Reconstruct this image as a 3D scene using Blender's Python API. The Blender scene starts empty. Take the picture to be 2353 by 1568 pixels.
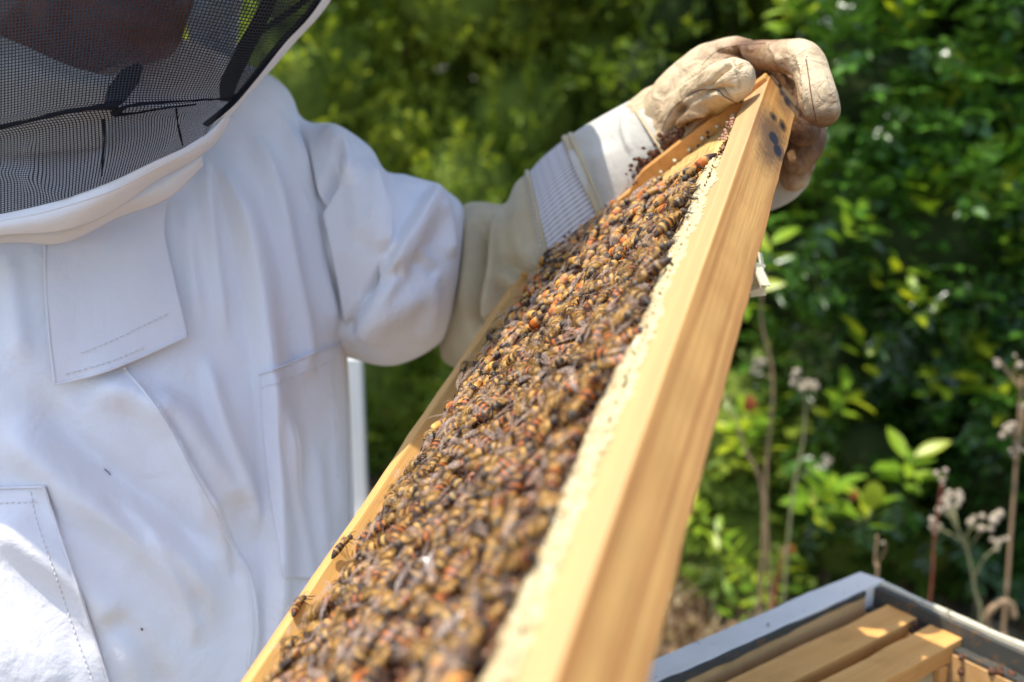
import bpy, math, random
import numpy as np
from mathutils import Vector, Matrix
from mathutils.bvhtree import BVHTree
rng = np.random.default_rng(7)
random.seed(7)
SC = bpy.context.scene
COL = SC.collection

# ------------------------------------------------------------------ camera
PW, PH, FP, CX, CY = 2353.0, 1568.0, 2288.0, 1176.5, 784.0     # measuring grid, focal length in its units
PITCH = math.radians(13.8)
CAM = np.array([0.0, 0.0, 1.25])
R_ = np.array([1.0, 0, 0])
U_ = np.array([0, math.sin(PITCH), math.cos(PITCH)])
F_ = np.array([0, math.cos(PITCH), -math.sin(PITCH)])
cam_d = bpy.data.cameras.new('camera')
cam_d.sensor_width = 36; cam_d.lens = FP / PW * 36
cam_d.clip_start = 0.02; cam_d.clip_end = 500
cam_d.dof.use_dof = True
cam_d.dof.focus_distance = 0.525
cam_d.dof.aperture_fstop = 5.4
cam_d.dof.aperture_blades = 0
cam = bpy.data.objects.new('camera', cam_d); COL.objects.link(cam)
cam.location = CAM
cam.rotation_euler = (math.pi / 2 - PITCH, 0, 0)
SC.camera = cam

# ------------------------------------------------------------------ light
SUN_EL, SUN_AZ = math.radians(71), math.radians(-76)     # azimuth measured from "behind the camera", + to the right
sd = Vector((math.sin(SUN_AZ) * math.cos(SUN_EL), -math.cos(SUN_AZ) * math.cos(SUN_EL), math.sin(SUN_EL)))
world = bpy.data.worlds.new('World'); SC.world = world; world.use_nodes = True
nt = world.node_tree
sky = nt.nodes.new('ShaderNodeTexSky'); sky.sky_type = 'NISHITA'; sky.sun_disc = False
sky.sun_elevation = SUN_EL; sky.dust_density = 1.3
sky.sun_rotation = math.atan2(sd.x, sd.y)
bg = nt.nodes['Background']; bg.inputs[1].default_value = 0.15
nt.links.new(sky.outputs[0], bg.inputs[0])
sun_d = bpy.data.lights.new('sun', 'SUN'); sun_d.energy = 2.8; sun_d.angle = math.radians(0.5)
sun_d.color = (1.0, 0.94, 0.84)
sun = bpy.data.objects.new('sun', sun_d); COL.objects.link(sun)
sun.rotation_euler = sd.to_track_quat('Z', 'Y').to_euler()
SC.view_settings.view_transform = 'Standard'; SC.view_settings.look = 'None'
SC.view_settings.gamma = 1; SC.view_settings.use_curve_mapping = False
SC.view_settings.exposure = 1.08
SC.cycles.max_bounces = 8; SC.cycles.transparent_max_bounces = 24
SC.cycles.sample_clamp_indirect = 6

# ------------------------------------------------------------------ helpers
def P(px, py, d):
    px = np.asarray(px, float); py = np.asarray(py, float); d = np.asarray(d, float)
    return CAM + ((px - CX) / FP * d)[..., None] * R_ + (-(py - CY) / FP * d)[..., None] * U_ + d[..., None] * F_
def proj(w):
    r = w - CAM; d = r @ F_
    return CX + FP * (r @ R_) / d, CY - FP * (r @ U_) / d, d

def mesh(name, verts, faces, mat, parent=None, smooth=True, uv=None, col=None, attr=None):
    me = bpy.data.meshes.new(name)
    V = np.asarray(verts, np.float32)
    if isinstance(faces, np.ndarray):
        n, k = faces.shape
        me.vertices.add(len(V)); me.vertices.foreach_set('co', V.ravel())
        me.loops.add(n * k); me.loops.foreach_set('vertex_index', faces.astype(np.int32).ravel())
        me.polygons.add(n); me.polygons.foreach_set('loop_start', np.arange(0, n * k, k, dtype=np.int32))
        me.polygons.foreach_set('loop_total', np.full(n, k, np.int32))
        me.update(calc_edges=True); me.validate()
    else:
        me.from_pydata([tuple(v) for v in V.tolist()], [], [tuple(f) for f in faces]); me.update()
    if smooth: me.polygons.foreach_set('use_smooth', np.ones(len(me.polygons), bool))
    if uv is not None:
        l = me.uv_layers.new(name='UVMap'); vi = np.empty(len(me.loops), np.int32); me.loops.foreach_get('vertex_index', vi)
        l.data.foreach_set('uv', np.asarray(uv, np.float32)[vi].ravel())
    if col is not None:
        a = me.color_attributes.new('Col', 'FLOAT_COLOR', 'POINT')
        c = np.ones((len(V), 4), np.float32); c[:, :3] = col; a.data.foreach_set('color', c.ravel())
    if attr:
        for k_, v_ in attr.items():
            a = me.attributes.new(k_, 'FLOAT', 'POINT'); a.data.foreach_set('value', np.asarray(v_, np.float32))
    if mat: me.materials.append(mat)
    o = bpy.data.objects.new(name, me); COL.objects.link(o)
    if parent is not None: o.parent = parent
    return o
def empty(name, loc=(0, 0, 0), label=None, cat=None, group=None, mw=None):
    o = bpy.data.objects.new(name, None); COL.objects.link(o)
    o.empty_display_size = 0.05
    if mw is not None: o.matrix_world = mw
    else: o.location = loc
    tag(o, label, cat, group)
    return o
def tag(o, label=None, cat=None, group=None, kind=None):
    if label: o['label'] = label
    if cat: o['category'] = cat
    if group: o['group'] = group
    if kind: o['kind'] = kind
    return o
def shift(o):
    """world-space mesh parented to an Empty that is not at the origin"""
    o.matrix_parent_inverse = o.parent.matrix_world.inverted(); return o
def grid_faces(nu, nv, wrapu=False):
    i = np.arange(nu if wrapu else nu - 1); j = np.arange(nv - 1)
    I, J = np.meshgrid(i, j, indexing='ij'); I2 = (I + 1) % nu
    return np.stack([I * nv + J, I2 * nv + J, I2 * nv + J + 1, I * nv + J + 1], -1).reshape(-1, 4)
def catmull(pts, n):
    pts = np.asarray(pts, float); m = len(pts)
    if m < 3:
        t = np.linspace(0, 1, n)[:, None]; return pts[0] * (1 - t) + pts[-1] * t
    ext = np.vstack([2 * pts[0] - pts[1], pts, 2 * pts[-1] - pts[-2]])
    t = np.linspace(0, m - 1, n); k = np.minimum(t.astype(int), m - 2); u = (t - k)[:, None]
    a, b, c, d = ext[k], ext[k + 1], ext[k + 2], ext[k + 3]
    return 0.5 * ((2 * b) + (-a + c) * u + (2 * a - 5 * b + 4 * c - d) * u * u + (-a + 3 * b - 3 * c + d) * u ** 3)
def vnormals(V, Fq):
    a, b, c, d = (V[Fq[:, i]] for i in range(4)) if Fq.shape[1] == 4 else (V[Fq[:, 0]], V[Fq[:, 1]], V[Fq[:, 2]], V[Fq[:, 2]])
    fn = np.cross(c - a, d - b) if Fq.shape[1] == 4 else np.cross(b - a, c - a)
    n = np.zeros_like(V)
    for i in range(Fq.shape[1]): np.add.at(n, Fq[:, i], fn)
    return n / (np.linalg.norm(n, axis=1, keepdims=True) + 1e-12)
def vnoise(p, scale, seed=0, octv=3):
    """cheap smooth noise: sum of random plane waves"""
    r = np.random.default_rng(seed); out = np.zeros(len(p)); amp = 1; tot = 0
    for o_ in range(octv):
        for _ in range(5):
            k = r.normal(size=p.shape[1]); k /= np.linalg.norm(k); k *= scale * (2 ** o_) * r.uniform(.7, 1.4)
            out += amp * np.sin(p @ k + r.uniform(0, 6.28)); tot += amp * .5
        amp *= .55
    return out / tot
def strokes(px, py, lst):
    """sum of ridges along polylines; (pts, amp, width_left, width_right)"""
    out = np.zeros_like(px)
    for pts, amp, wl, wr in lst:
        c = catmull(pts, max(6, 4 * len(pts)))
        best = np.full(px.shape, 1e18); sdist = np.zeros_like(px); par = np.zeros_like(px)
        m = len(c) - 1
        lo = c.min(0) - 3.2 * max(wl, wr); hi = c.max(0) + 3.2 * max(wl, wr)
        sel = np.where((px > lo[0]) & (px < hi[0]) & (py > lo[1]) & (py < hi[1]))[0]
        if not len(sel): continue
        X, Y = px[sel], py[sel]; bb = best[sel]; ss = sdist[sel]; pp = par[sel]
        for k in range(m):
            ax, ay = c[k]; bx, by = c[k + 1]; dx, dy = bx - ax, by - ay; L2 = dx * dx + dy * dy + 1e-9
            t = np.clip(((X - ax) * dx + (Y - ay) * dy) / L2, 0, 1)
            ex, ey = X - (ax + t * dx), Y - (ay + t * dy); d2 = ex * ex + ey * ey
            u = d2 < bb
            bb = np.where(u, d2, bb); cr = dx * ey - dy * ex
            ss = np.where(u, np.sqrt(d2) * np.sign(cr), ss); pp = np.where(u, (k + t) / m, pp)
        w = np.where(ss > 0, wl, wr)          # cross > 0 : on the right-hand side in image coordinates
        tap = np.clip(np.minimum(pp, 1 - pp) / .22, 0, 1); tap = tap * tap * (3 - 2 * tap)
        out[sel] += amp * np.exp(-(ss / w) ** 2) * tap
    return out

def ring_tube(name, rings, mat, parent, nu=160, nv=160, folds=(), exp=1.0, front=1.0, caps=False, wob=0, wscale=30, seed=1, post=None, uvs=(1, 1), bulge=None):
    """rings: (x0,y0,x1,y1,depth,depth_radius); silhouettes pass through the two points"""
    Rg = catmull(np.array(rings, float), nv)
    p0 = P(Rg[:, 0], Rg[:, 1], Rg[:, 4]); p1 = P(Rg[:, 2], Rg[:, 3], Rg[:, 4])
    C = (p0 + p1) / 2; a = (p1 - p0) / 2
    an = a / np.linalg.norm(a, axis=1, keepdims=True)
    vdir = (CAM - C); vdir /= np.linalg.norm(vdir, axis=1, keepdims=True)
    b = vdir - (vdir * an).sum(1, keepdims=True) * an; b /= np.linalg.norm(b, axis=1, keepdims=True)
    b *= Rg[:, 5][:, None]
    tt = np.linspace(0, 1, nu, endpoint=False)
    nf = int(nu * .75)
    phi = np.concatenate([np.linspace(0, math.pi, nf, endpoint=False), np.linspace(math.pi, 2 * math.pi, nu - nf, endpoint=False)])
    cs, sn = np.cos(phi), np.sin(phi)
    cs = np.sign(cs) * np.abs(cs) ** exp; sn = np.sign(sn) * np.abs(sn) ** exp
    V = C[None] - a[None] * cs[:, None, None] + b[None] * sn[:, None, None]
    V = V.reshape(-1, 3); Fq = grid_faces(nu, nv, True)
    n = vnormals(V, Fq)
    cen = np.repeat(C[None], nu, 0).reshape(-1, 3)
    flip = np.sign(((V - cen) * n).sum(1).mean()); n *= flip
    if flip < 0: Fq = Fq[:, ::-1].copy()
    for rep in range(1):
        px, py, _ = proj(V)
        tocam = CAM - V; tocam /= np.linalg.norm(tocam, axis=1, keepdims=True)
        fac = np.clip((n * tocam).sum(1) * 1.6 + .05, 0, 1)
        dsp = strokes(px, py, folds) * fac if len(folds) else np.zeros(len(V))
        if bulge is not None: dsp += bulge(px, py) * fac
        V = V + n * dsp[:, None]
    if wob: V = V + n * (vnoise(V, wscale, seed) * wob)[:, None]
    U, Vv = np.meshgrid(np.arange(nu) / nu * uvs[0], np.linspace(0, uvs[1], nv), indexing='ij')
    uv = np.stack([U.ravel(), Vv.ravel()], 1)
    faces = Fq
    o = mesh(name, V, faces, mat, parent, uv=uv)
    return o
def patch(name, rows, mat, parent, nu=60, nv=60, thick=0.0, uvs=(1, 1), folds=(), wob=0, wscale=40, seed=3, P3=None):
    """rows of (px,py,depth) control points -> smooth surface"""
    G = np.array(rows, float) if P3 is None else np.asarray(P3, float)
    A = np.stack([catmull(r, nu) for r in G], 0)                 # rows x nu
    B = np.stack([catmull(A[:, i], nv) for i in range(nu)], 0)    # nu x nv x 3
    V = P(B[..., 0], B[..., 1], B[..., 2]).reshape(-1, 3) if P3 is None else B.reshape(-1, 3)
    Fq = grid_faces(nu, nv)
    n = vnormals(V, Fq); tc = CAM - V
    if ((n * tc).sum(1)).mean() < 0: n = -n; Fq = Fq[:, ::-1].copy()
    px, py, _ = proj(V)
    if folds: V = V + n * strokes(px, py, folds)[:, None]
    if wob: V = V + n * (vnoise(V, wscale, seed) * wob)[:, None]
    U, W_ = np.meshgrid(np.linspace(0, uvs[0], nu), np.linspace(0, uvs[1], nv), indexing='ij')
    uv = np.stack([U.ravel(), W_.ravel()], 1)
    o = mesh(name, V, Fq, mat, parent, uv=uv)
    if thick:
        m = o.modifiers.new('solid', 'SOLIDIFY'); m.thickness = thick; m.offset = -1
    return o
def tube(V, F, pts, r, k=6, closed_ends=True):
    """append a tube to lists"""
    pts = np.asarray(pts, float); r = np.broadcast_to(np.asarray(r, float), (len(pts),))
    t = np.gradient(pts, axis=0); t /= np.linalg.norm(t, axis=1, keepdims=True) + 1e-12
    up = np.array([0.13, 0.27, 0.95]); base = len(V)
    for i in range(len(pts)):
        a = np.cross(t[i], up); a /= np.linalg.norm(a) + 1e-12; b = np.cross(t[i], a)
        for j in range(k):
            an = 2 * math.pi * j / k
            V.append(pts[i] + r[i] * (math.cos(an) * a + math.sin(an) * b))
    for i in range(len(pts) - 1):
        for j in range(k):
            j2 = (j + 1) % k
            F.append((base + i * k + j, base + i * k + j2, base + (i + 1) * k + j2, base + (i + 1) * k + j))
    if closed_ends:
        F.append(tuple(base + j for j in range(k))[::-1]); F.append(tuple(base + (len(pts) - 1) * k + j for j in range(k)))
def tube_obj(name, lst, mat, parent=None, k=6, smooth=True):
    V, F = [], []
    for pts, r in lst: tube(V, F, pts, r, k)
    return mesh(name, V, F, mat, parent, smooth)
def box_mesh(size, off=(0, 0, 0), bev=0.0, seg=(1, 1, 1), jit=0.0, seed=0):
    """box from 0..size as a subdivided grid with slightly softened edges"""
    V, F = [], []; idx = {}
    sx, sy, sz = size; nx, ny, nz = seg
    def vid(i, j, k):
        key = (i, j, k)
        if key not in idx: idx[key] = len(V); V.append((sx * i / nx, sy * j / ny, sz * k / nz))
        return idx[key]
    for i in range(nx):
        for j in range(ny):
            F.append((vid(i, j, 0), vid(i, j + 1, 0), vid(i + 1, j + 1, 0), vid(i + 1, j, 0)))
            F.append((vid(i, j, nz), vid(i + 1, j, nz), vid(i + 1, j + 1, nz), vid(i, j + 1, nz)))
    for i in range(nx):
        for k in range(nz):
            F.append((vid(i, 0, k), vid(i + 1, 0, k), vid(i + 1, 0, k + 1), vid(i, 0, k + 1)))
            F.append((vid(i, ny, k), vid(i, ny, k + 1), vid(i + 1, ny, k + 1), vid(i + 1, ny, k)))
    for j in range(ny):
        for k in range(nz):
            F.append((vid(0, j, k), vid(0, j, k + 1), vid(0, j + 1, k + 1), vid(0, j + 1, k)))
            F.append((vid(nx, j, k), vid(nx, j + 1, k), vid(nx, j + 1, k + 1), vid(nx, j, k + 1)))
    V = np.array(V, float)
    if jit:
        q = vnoise(V, 90, seed, 3); c = np.array(size) / 2; dd = np.sign(V - c) * (np.abs(np.abs(V - c) - c) < 1e-9)
        V = V + dd * q[:, None] * jit
    return V + np.array(off), F
def box(name, size, off, mat, parent, seg=(1, 1, 1), bev=0.0006, jit=0, seed=0, attr=None):
    V, F = box_mesh(size, off, 0, seg, jit, seed)
    o = mesh(name, V, F, mat, parent, smooth=False, attr={'char': attr(V)} if attr else None)
    if bev:
        m = o.modifiers.new('bevel', 'BEVEL'); m.width = bev; m.segments = 2; m.limit_method = 'ANGLE'; m.angle_limit = math.radians(50)
    return o
def remesh_blobs(name, chains, mat, parent, voxel=0.0016, smooth_it=6, extra=None, folds=(), disp=None):
    """union of tapered capsules -> one continuous skin"""
    import bmesh
    bm = bmesh.new()
    for ch in chains:
        c = catmull(np.array(ch, float), 6 * len(ch)) if len(ch) > 1 else np.array(ch, float)
        for q in c:
            m = Matrix.Translation(Vector(q[:3])) @ Matrix.Scale(q[3], 4)
            bmesh.ops.create_icosphere(bm, subdivisions=2, radius=1.0, matrix=m)
    me = bpy.data.meshes.new(name); bm.to_mesh(me); bm.free()
    o = bpy.data.objects.new(name, me); COL.objects.link(o)
    m = o.modifiers.new('r', 'REMESH'); m.mode = 'VOXEL'; m.voxel_size = voxel
    m = o.modifiers.new('s', 'SMOOTH'); m.iterations = smooth_it; m.factor = .6
    dg = bpy.context.evaluated_depsgraph_get(); dg.update()
    me2 = bpy.data.meshes.new_from_object(o.evaluated_get(dg))
    n = len(me2.vertices); V = np.empty(n * 3); me2.vertices.foreach_get('co', V); V = V.reshape(-1, 3)
    N = np.empty(n * 3, np.float32); me2.vertex_normals.foreach_get('vector', N); N = N.reshape(-1, 3)
    px, py, _ = proj(V); tc = CAM - V; tc /= np.linalg.norm(tc, axis=1, keepdims=True)
    fac = np.clip((N * tc).sum(1) * 1.6, 0, 1)
    d = strokes(px, py, folds) * fac if len(folds) else 0
    V = V + N * np.broadcast_to(d, (n,))[:, None]
    if disp is not None: V = V + N * disp(V)[:, None]
    me2.vertices.foreach_set('co', V.astype(np.float32).ravel()); me2.update()
    me2.polygons.foreach_set('use_smooth', np.ones(len(me2.polygons), bool))
    me2.materials.clear(); me2.materials.append(mat)
    bpy.data.objects.remove(o); bpy.data.meshes.remove(me)
    me2.name = name
    o = bpy.data.objects.new(name, me2); COL.objects.link(o)
    if parent is not None: o.parent = parent
    return o

# ------------------------------------------------------------------ materials
class NT:
    def __init__(s, name, rough=.6, base=(.5, .5, .5), spec=.5):
        s.m = bpy.data.materials.new(name); s.m.use_nodes = True; s.t = s.m.node_tree
        s.b = s.t.nodes['Principled BSDF']; s.b.inputs['Roughness'].default_value = rough
        s.b.inputs['Base Color'].default_value = (*base, 1); s.b.inputs['Specular IOR Level'].default_value = spec
    def n(s, typ, **kw):
        nd = s.t.nodes.new(typ)
        for k, v in kw.items():
            if k.startswith('i_'):
                nd.inputs[k[2:].replace('_', ' ')].default_value = v
            else: setattr(nd, k, v)
        return nd
    def l(s, a, b): s.t.links.new(a, b)
    def coord(s, kind='Object', scale=(1, 1, 1)):
        tc = s.n('ShaderNodeTexCoord'); mp = s.n('ShaderNodeMapping'); mp.inputs['Scale'].default_value = scale
        s.l(tc.outputs[kind], mp.inputs[0]); return mp.outputs[0]
    def noise(s, vec, scale, detail=3, rough=.5, dist=0):
        t = s.n('ShaderNodeTexNoise'); t.inputs['Scale'].default_value = scale; t.inputs['Detail'].default_value = detail
        t.inputs['Roughness'].default_value = rough; t.inputs['Distortion'].default_value = dist
        s.l(vec, t.inputs['Vector']); return t.outputs['Fac']
    def ramp(s, fac, stops):
        r = s.n('ShaderNodeValToRGB'); e = r.color_ramp.elements
        while len(e) < len(stops): e.new(.5)
        for k, (p, c) in zip(e, stops): k.position = p; k.color = (*c, 1) if len(c) == 3 else c
        s.l(fac, r.inputs[0]); return r.outputs[0]
    def mix(s, fac, a, b, blend='MIX'):
        m = s.n('ShaderNodeMix', data_type='RGBA', blend_type=blend)
        for sock, v in ((m.inputs[0], fac), (m.inputs[6], a), (m.inputs[7], b)):
            if isinstance(v, (int, float)): sock.default_value = v
            elif isinstance(v, tuple): sock.default_value = (*v, 1)
            else: s.l(v, sock)
        return m.outputs[2]
    def math(s, op, a, b=None, clamp=False):
        m = s.n('ShaderNodeMath', operation=op, use_clamp=clamp)
        for sock, v in zip(m.inputs, (a, b)):
            if v is None: continue
            if isinstance(v, (int, float)): sock.default_value = v
            else: s.l(v, sock)
        return m.outputs[0]
    def bump(s, h, strength, dist, prev=None):
        b = s.n('ShaderNodeBump'); b.inputs['Strength'].default_value = strength; b.inputs['Distance'].default_value = dist
        s.l(h, b.inputs['Height'])
        if prev is not None: s.l(prev, b.inputs['Normal'])
        s.l(b.outputs[0], s.b.inputs['Normal']); return b.outputs[0]
    def base(s, c): s.l(c, s.b.inputs['Base Color'])

def m_fabric(name, col, dirt=(.62, .58, .5), dirt_amt=.12, weave=1800, crease=1.0):
    k = NT(name, .85, col, .25); v = k.coord()
    d = k.ramp(k.noise(v, 9, 6, .6), [(.48, (0, 0, 0)), (.8, (1, 1, 1))])
    d2 = k.math('MULTIPLY', d, dirt_amt)
    k.base(k.mix(d2, col, dirt))
    k.b.inputs['Sheen Weight'].default_value = .15
    b1 = k.bump(k.noise(v, 26, 5, .55, .6), .28 * crease, .012)
    b2 = k.bump(k.noise(v, 90, 4, .6, .4), .2 * crease, .003, b1)
    k.bump(k.noise(v, weave, 2, .5), .25, .0006, b2)
    return k.m
M = {}
M['jacket'] = m_fabric('white_cotton', (.82, .80, .81), dirt_amt=.05)
M['flap'] = m_fabric('warm_white_cotton', (.78, .74, .74), dirt_amt=.1)
M['band'] = m_fabric('veil_band_cotton', (.79, .75, .73), dirt_amt=.15, crease=.6)
M['pocket'] = m_fabric('pocket_cotton', (.78, .76, .79), dirt_amt=.06)
M['canvas'] = m_fabric('stained_canvas', (.52, .43, .27), dirt=(.30, .21, .10), dirt_amt=.75, weave=1500)
M['canvas_white'] = m_fabric('pale_canvas', (.53, .51, .45), dirt=(.40, .32, .19), dirt_amt=.6, weave=1500)
M['thread'] = m_fabric('cotton_thread', (.80, .77, .73), dirt_amt=.1)
def m_plain(name, col, rough=.6, spec=.4, var=.25, scale=40, bump=.0):
    k = NT(name, rough, col, spec); v = k.coord()
    k.base(k.mix(k.noise(v, scale, 4, .6), tuple(c * (1 - var) for c in col), tuple(min(1, c * (1 + var)) for c in col)))
    if bump: k.bump(k.noise(v, scale * 3, 4, .6), .5, bump)
    return k.m
M['black_cloth'] = m_plain('black_binding', (.014, .014, .018), 1.0, .08)
M['skin'] = m_plain('dark_skin', (.19, .048, .022), .42, .5, .35, 60, .0008)
M['eye'] = m_plain('eye', (.5, .47, .43), .2)
def m_hoodcloth():
    m = m_fabric('thin_hood_cotton', (.80, .82, .88), dirt_amt=.02); t = m.node_tree; b = t.nodes['Principled BSDF']
    tl = t.nodes.new('ShaderNodeBsdfTranslucent'); tl.inputs[0].default_value = (.72, .78, .85, 1); mx = t.nodes.new('ShaderNodeMixShader'); mx.inputs[0].default_value = .45
    t.links.new(b.outputs[0], mx.inputs[1]); t.links.new(tl.outputs[0], mx.inputs[2]); t.links.new(mx.outputs[0], t.nodes['Material Output'].inputs[0]); return m
M['hoodcloth'] = m_hoodcloth()
M['shirt'] = m_fabric('inner_shirt_cotton', (.62, .62, .60), dirt_amt=.05)
M['metal'] = m_plain('grey_metal', (.35, .35, .36), .35)

def m_veil(name, nu, nv, wdt=.36):
    k = NT(name, .5, (.012, .013, .02), .35)
    tc = k.n('ShaderNodeTexCoord'); sp = k.n('ShaderNodeSeparateXYZ'); k.l(tc.outputs['UV'], sp.inputs[0])
    def line(o_, f):
        x = k.math('FRACT', k.math('MULTIPLY', o_, f)); return k.math('LESS_THAN', x, wdt)
    fac = k.math('MAXIMUM', line(sp.outputs[0], nu), line(sp.outputs[1], nv))
    tr = k.n('ShaderNodeBsdfTransparent'); mx = k.n('ShaderNodeMixShader')
    k.l(fac, mx.inputs[0]); k.l(tr.outputs[0], mx.inputs[1]); k.l(k.b.outputs[0], mx.inputs[2])
    k.l(mx.outputs[0], k.t.nodes['Material Output'].inputs[0]); return k.m

def m_wood(name, light, dark, sc=(2.2, 160, 160), char=False, grain=.85, dirty=0):
    k = NT(name, .52, light, .35); v = k.coord(scale=sc)
    g1 = k.ramp(k.noise(v, 1.0, 2, .5, .5), [(.40, (0, 0, 0)), (.62, (1, 1, 1))])
    v2 = k.coord(scale=(sc[0] * 4, sc[1] * 7, sc[2] * 7)); g2 = k.noise(v2, 1.0, 3, .6)
    c = k.mix(k.math('MULTIPLY', g1, grain), light, dark)
    c = k.mix(k.math('MULTIPLY', k.ramp(g2, [(.4, (0, 0, 0)), (.75, (1, 1, 1))]), .35), c, tuple(x * .62 for x in dark))
    v3 = k.coord(); blot = k.ramp(k.noise(v3, 22, 4, .6), [(.5, (0, 0, 0)), (.72, (1, 1, 1))])
    c = k.mix(k.math('MULTIPLY', blot, .3 + dirty), c, tuple(x * .45 for x in dark) if dirty else dark)
    if char:
        tcn = k.n('ShaderNodeTexCoord'); sx = k.n('ShaderNodeSeparateXYZ'); k.l(tcn.outputs['Normal'], sx.inputs[0])   # the narrow side face is mixed paler, by its normal
        side_mask = k.ramp(sx.outputs[2], [(.4, (0, 0, 0)), (.8, (1, 1, 1))]); c = k.mix(k.math('MULTIPLY', side_mask, .6), c, (.60, .42, .21))
        at = k.n('ShaderNodeAttribute', attribute_name='char')
        ch = k.math('ADD', at.outputs['Fac'], k.math('MULTIPLY', k.math('SUBTRACT', k.noise(v3, 260, 3, .6), .5), .35))
        ch1 = k.ramp(ch, [(.10, (0, 0, 0)), (.42, (1, 1, 1))])
        c = k.mix(k.math("MULTIPLY", ch1, .9), c, (.10, .05, .022))
        ch2 = k.ramp(ch, [(.60, (0, 0, 0)), (.74, (1, 1, 1))])
        c = k.mix(ch2, c, (.012, .014, .02))
    k.base(c)
    b = k.bump(g2, .35, .0006); k.bump(k.noise(v3, 500, 3, .6), .2, .0003, b)
    return k.m
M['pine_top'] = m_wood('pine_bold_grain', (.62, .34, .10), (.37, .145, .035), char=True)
M['pine'] = m_wood('pine_pale', (.72, .43, .14), (.60, .30, .085), grain=.6)
M['pine_orange'] = m_wood('pine_resin_orange', (.66, .34, .10), (.52, .23, .06), grain=.6)
M['hive_pine'] = m_wood('hive_frame_pine', (.85, .45, .14), (.70, .32, .08), sc=(2, 90, 90), grain=.7, dirty=.12)
def m_wax():
    k = NT('beeswax', .45, (.6, .4, .2), .35)
    at = k.n('ShaderNodeAttribute', attribute_name='Col')
    v = k.coord(); k.base(k.mix(k.math('MULTIPLY', k.noise(v, 300, 3, .6), .5), at.outputs['Color'], (.30, .15, .05)))
    k.b.inputs['Subsurface Weight'].default_value = .12
    k.b.inputs['Subsurface Radius'].default_value = (.004, .002, .0008); k.b.inputs['Subsurface Scale'].default_value = .5
    k.bump(k.noise(v, 900, 3, .6), .5, .0006); return k.m
M['wax'] = m_wax()
M['wax_white'] = m_plain('pale_burr_wax', (.80, .73, .50), .5, .3, .15, 300, .0006)
M['wax_pink'] = m_plain('reddish_wax_crumb', (.52, .30, .20), .5, .3, .3, 300, .0006)
M['propolis'] = m_plain('propolis', (.12, .05, .025), .6, .4, .6, 300, .002)
def m_bee():
    k = NT('bee_chitin', .55, (.3, .2, .1), .4)
    at = k.n('ShaderNodeAttribute', attribute_name='Col'); oi = k.n('ShaderNodeObjectInfo')
    hs = k.n('ShaderNodeHueSaturation'); k.l(at.outputs['Color'], hs.inputs['Color'])
    k.l(k.math('ADD', k.math('MULTIPLY', oi.outputs['Random'], .5), .75), hs.inputs['Value'])
    k.base(hs.outputs[0])
    v = k.coord(); k.bump(k.noise(v, 1400, 2, .6), .5, .0004); return k.m
M['bee'] = m_bee()
M['bee_leg'] = m_plain('bee_leg', (.05, .025, .012), .4, .5)
def m_wing():
    k = NT('bee_wing', .28, (.42, .33, .34), 1.0)
    v = k.coord(); vo = k.n('ShaderNodeTexVoronoi'); vo.feature = 'DISTANCE_TO_EDGE'; vo.inputs['Scale'].default_value = 700; k.l(v, vo.inputs['Vector'])
    vein = k.math('LESS_THAN', vo.outputs['Distance'], .06)
    k.base(k.mix(vein, (.62, .46, .36), (.12, .06, .035)))
    tr = k.n('ShaderNodeBsdfTransparent'); mx = k.n('ShaderNodeMixShader')
    k.l(k.math('ADD', k.math('MULTIPLY', vein, .20), .24), mx.inputs[0]); k.l(tr.outputs[0], mx.inputs[1]); k.l(k.b.outputs[0], mx.inputs[2])
    k.l(mx.outputs[0], k.t.nodes['Material Output'].inputs[0]); return k.m
M['wing'] = m_wing()
def m_glove():
    k = NT('goat_leather', .55, (.7, .6, .45), .4); v = k.coord()
    at = k.n('ShaderNodeAttribute', attribute_name='dirt')
    n1 = k.noise(v, 60, 5, .65)
    ds = k.math('ADD', at.outputs['Fac'], k.math('MULTIPLY', k.math('SUBTRACT', n1, .5), 1.3))
    c = k.mix(k.ramp(ds, [(.22, (0, 0, 0)), (.75, (1, 1, 1))]), (.60, .46, .28), (.25, .135, .06))
    c = k.mix(k.math('MULTIPLY', k.ramp(ds, [(.8, (0, 0, 0)), (1.0, (1, 1, 1))]), .8), c, (.10, .045, .02))
    at2 = k.n('ShaderNodeAttribute', attribute_name='soot')
    c = k.mix(k.ramp(k.math('ADD', at2.outputs['Fac'], k.math('MULTIPLY', k.math('SUBTRACT', k.noise(v, 350, 3, .6), .5), 1.0)), [(.35, (0, 0, 0)), (.75, (1, 1, 1))]), c, (.035, .033, .035))
    spk = k.ramp(k.noise(v, 420, 1, .5), [(.74, (0, 0, 0)), (.78, (1, 1, 1))])
    c = k.mix(k.math('MULTIPLY', spk, .8), c, (.12, .06, .03)); k.base(c)
    b = k.bump(k.noise(v, 45, 5, .6, 1.2), .8, .007); b = k.bump(k.noise(v, 170, 4, .6, 1.0), .35, .0016, b)
    k.bump(k.noise(v, 1100, 2, .5), .25, .0003, b); return k.m
M['glove'] = m_glove()
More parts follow.
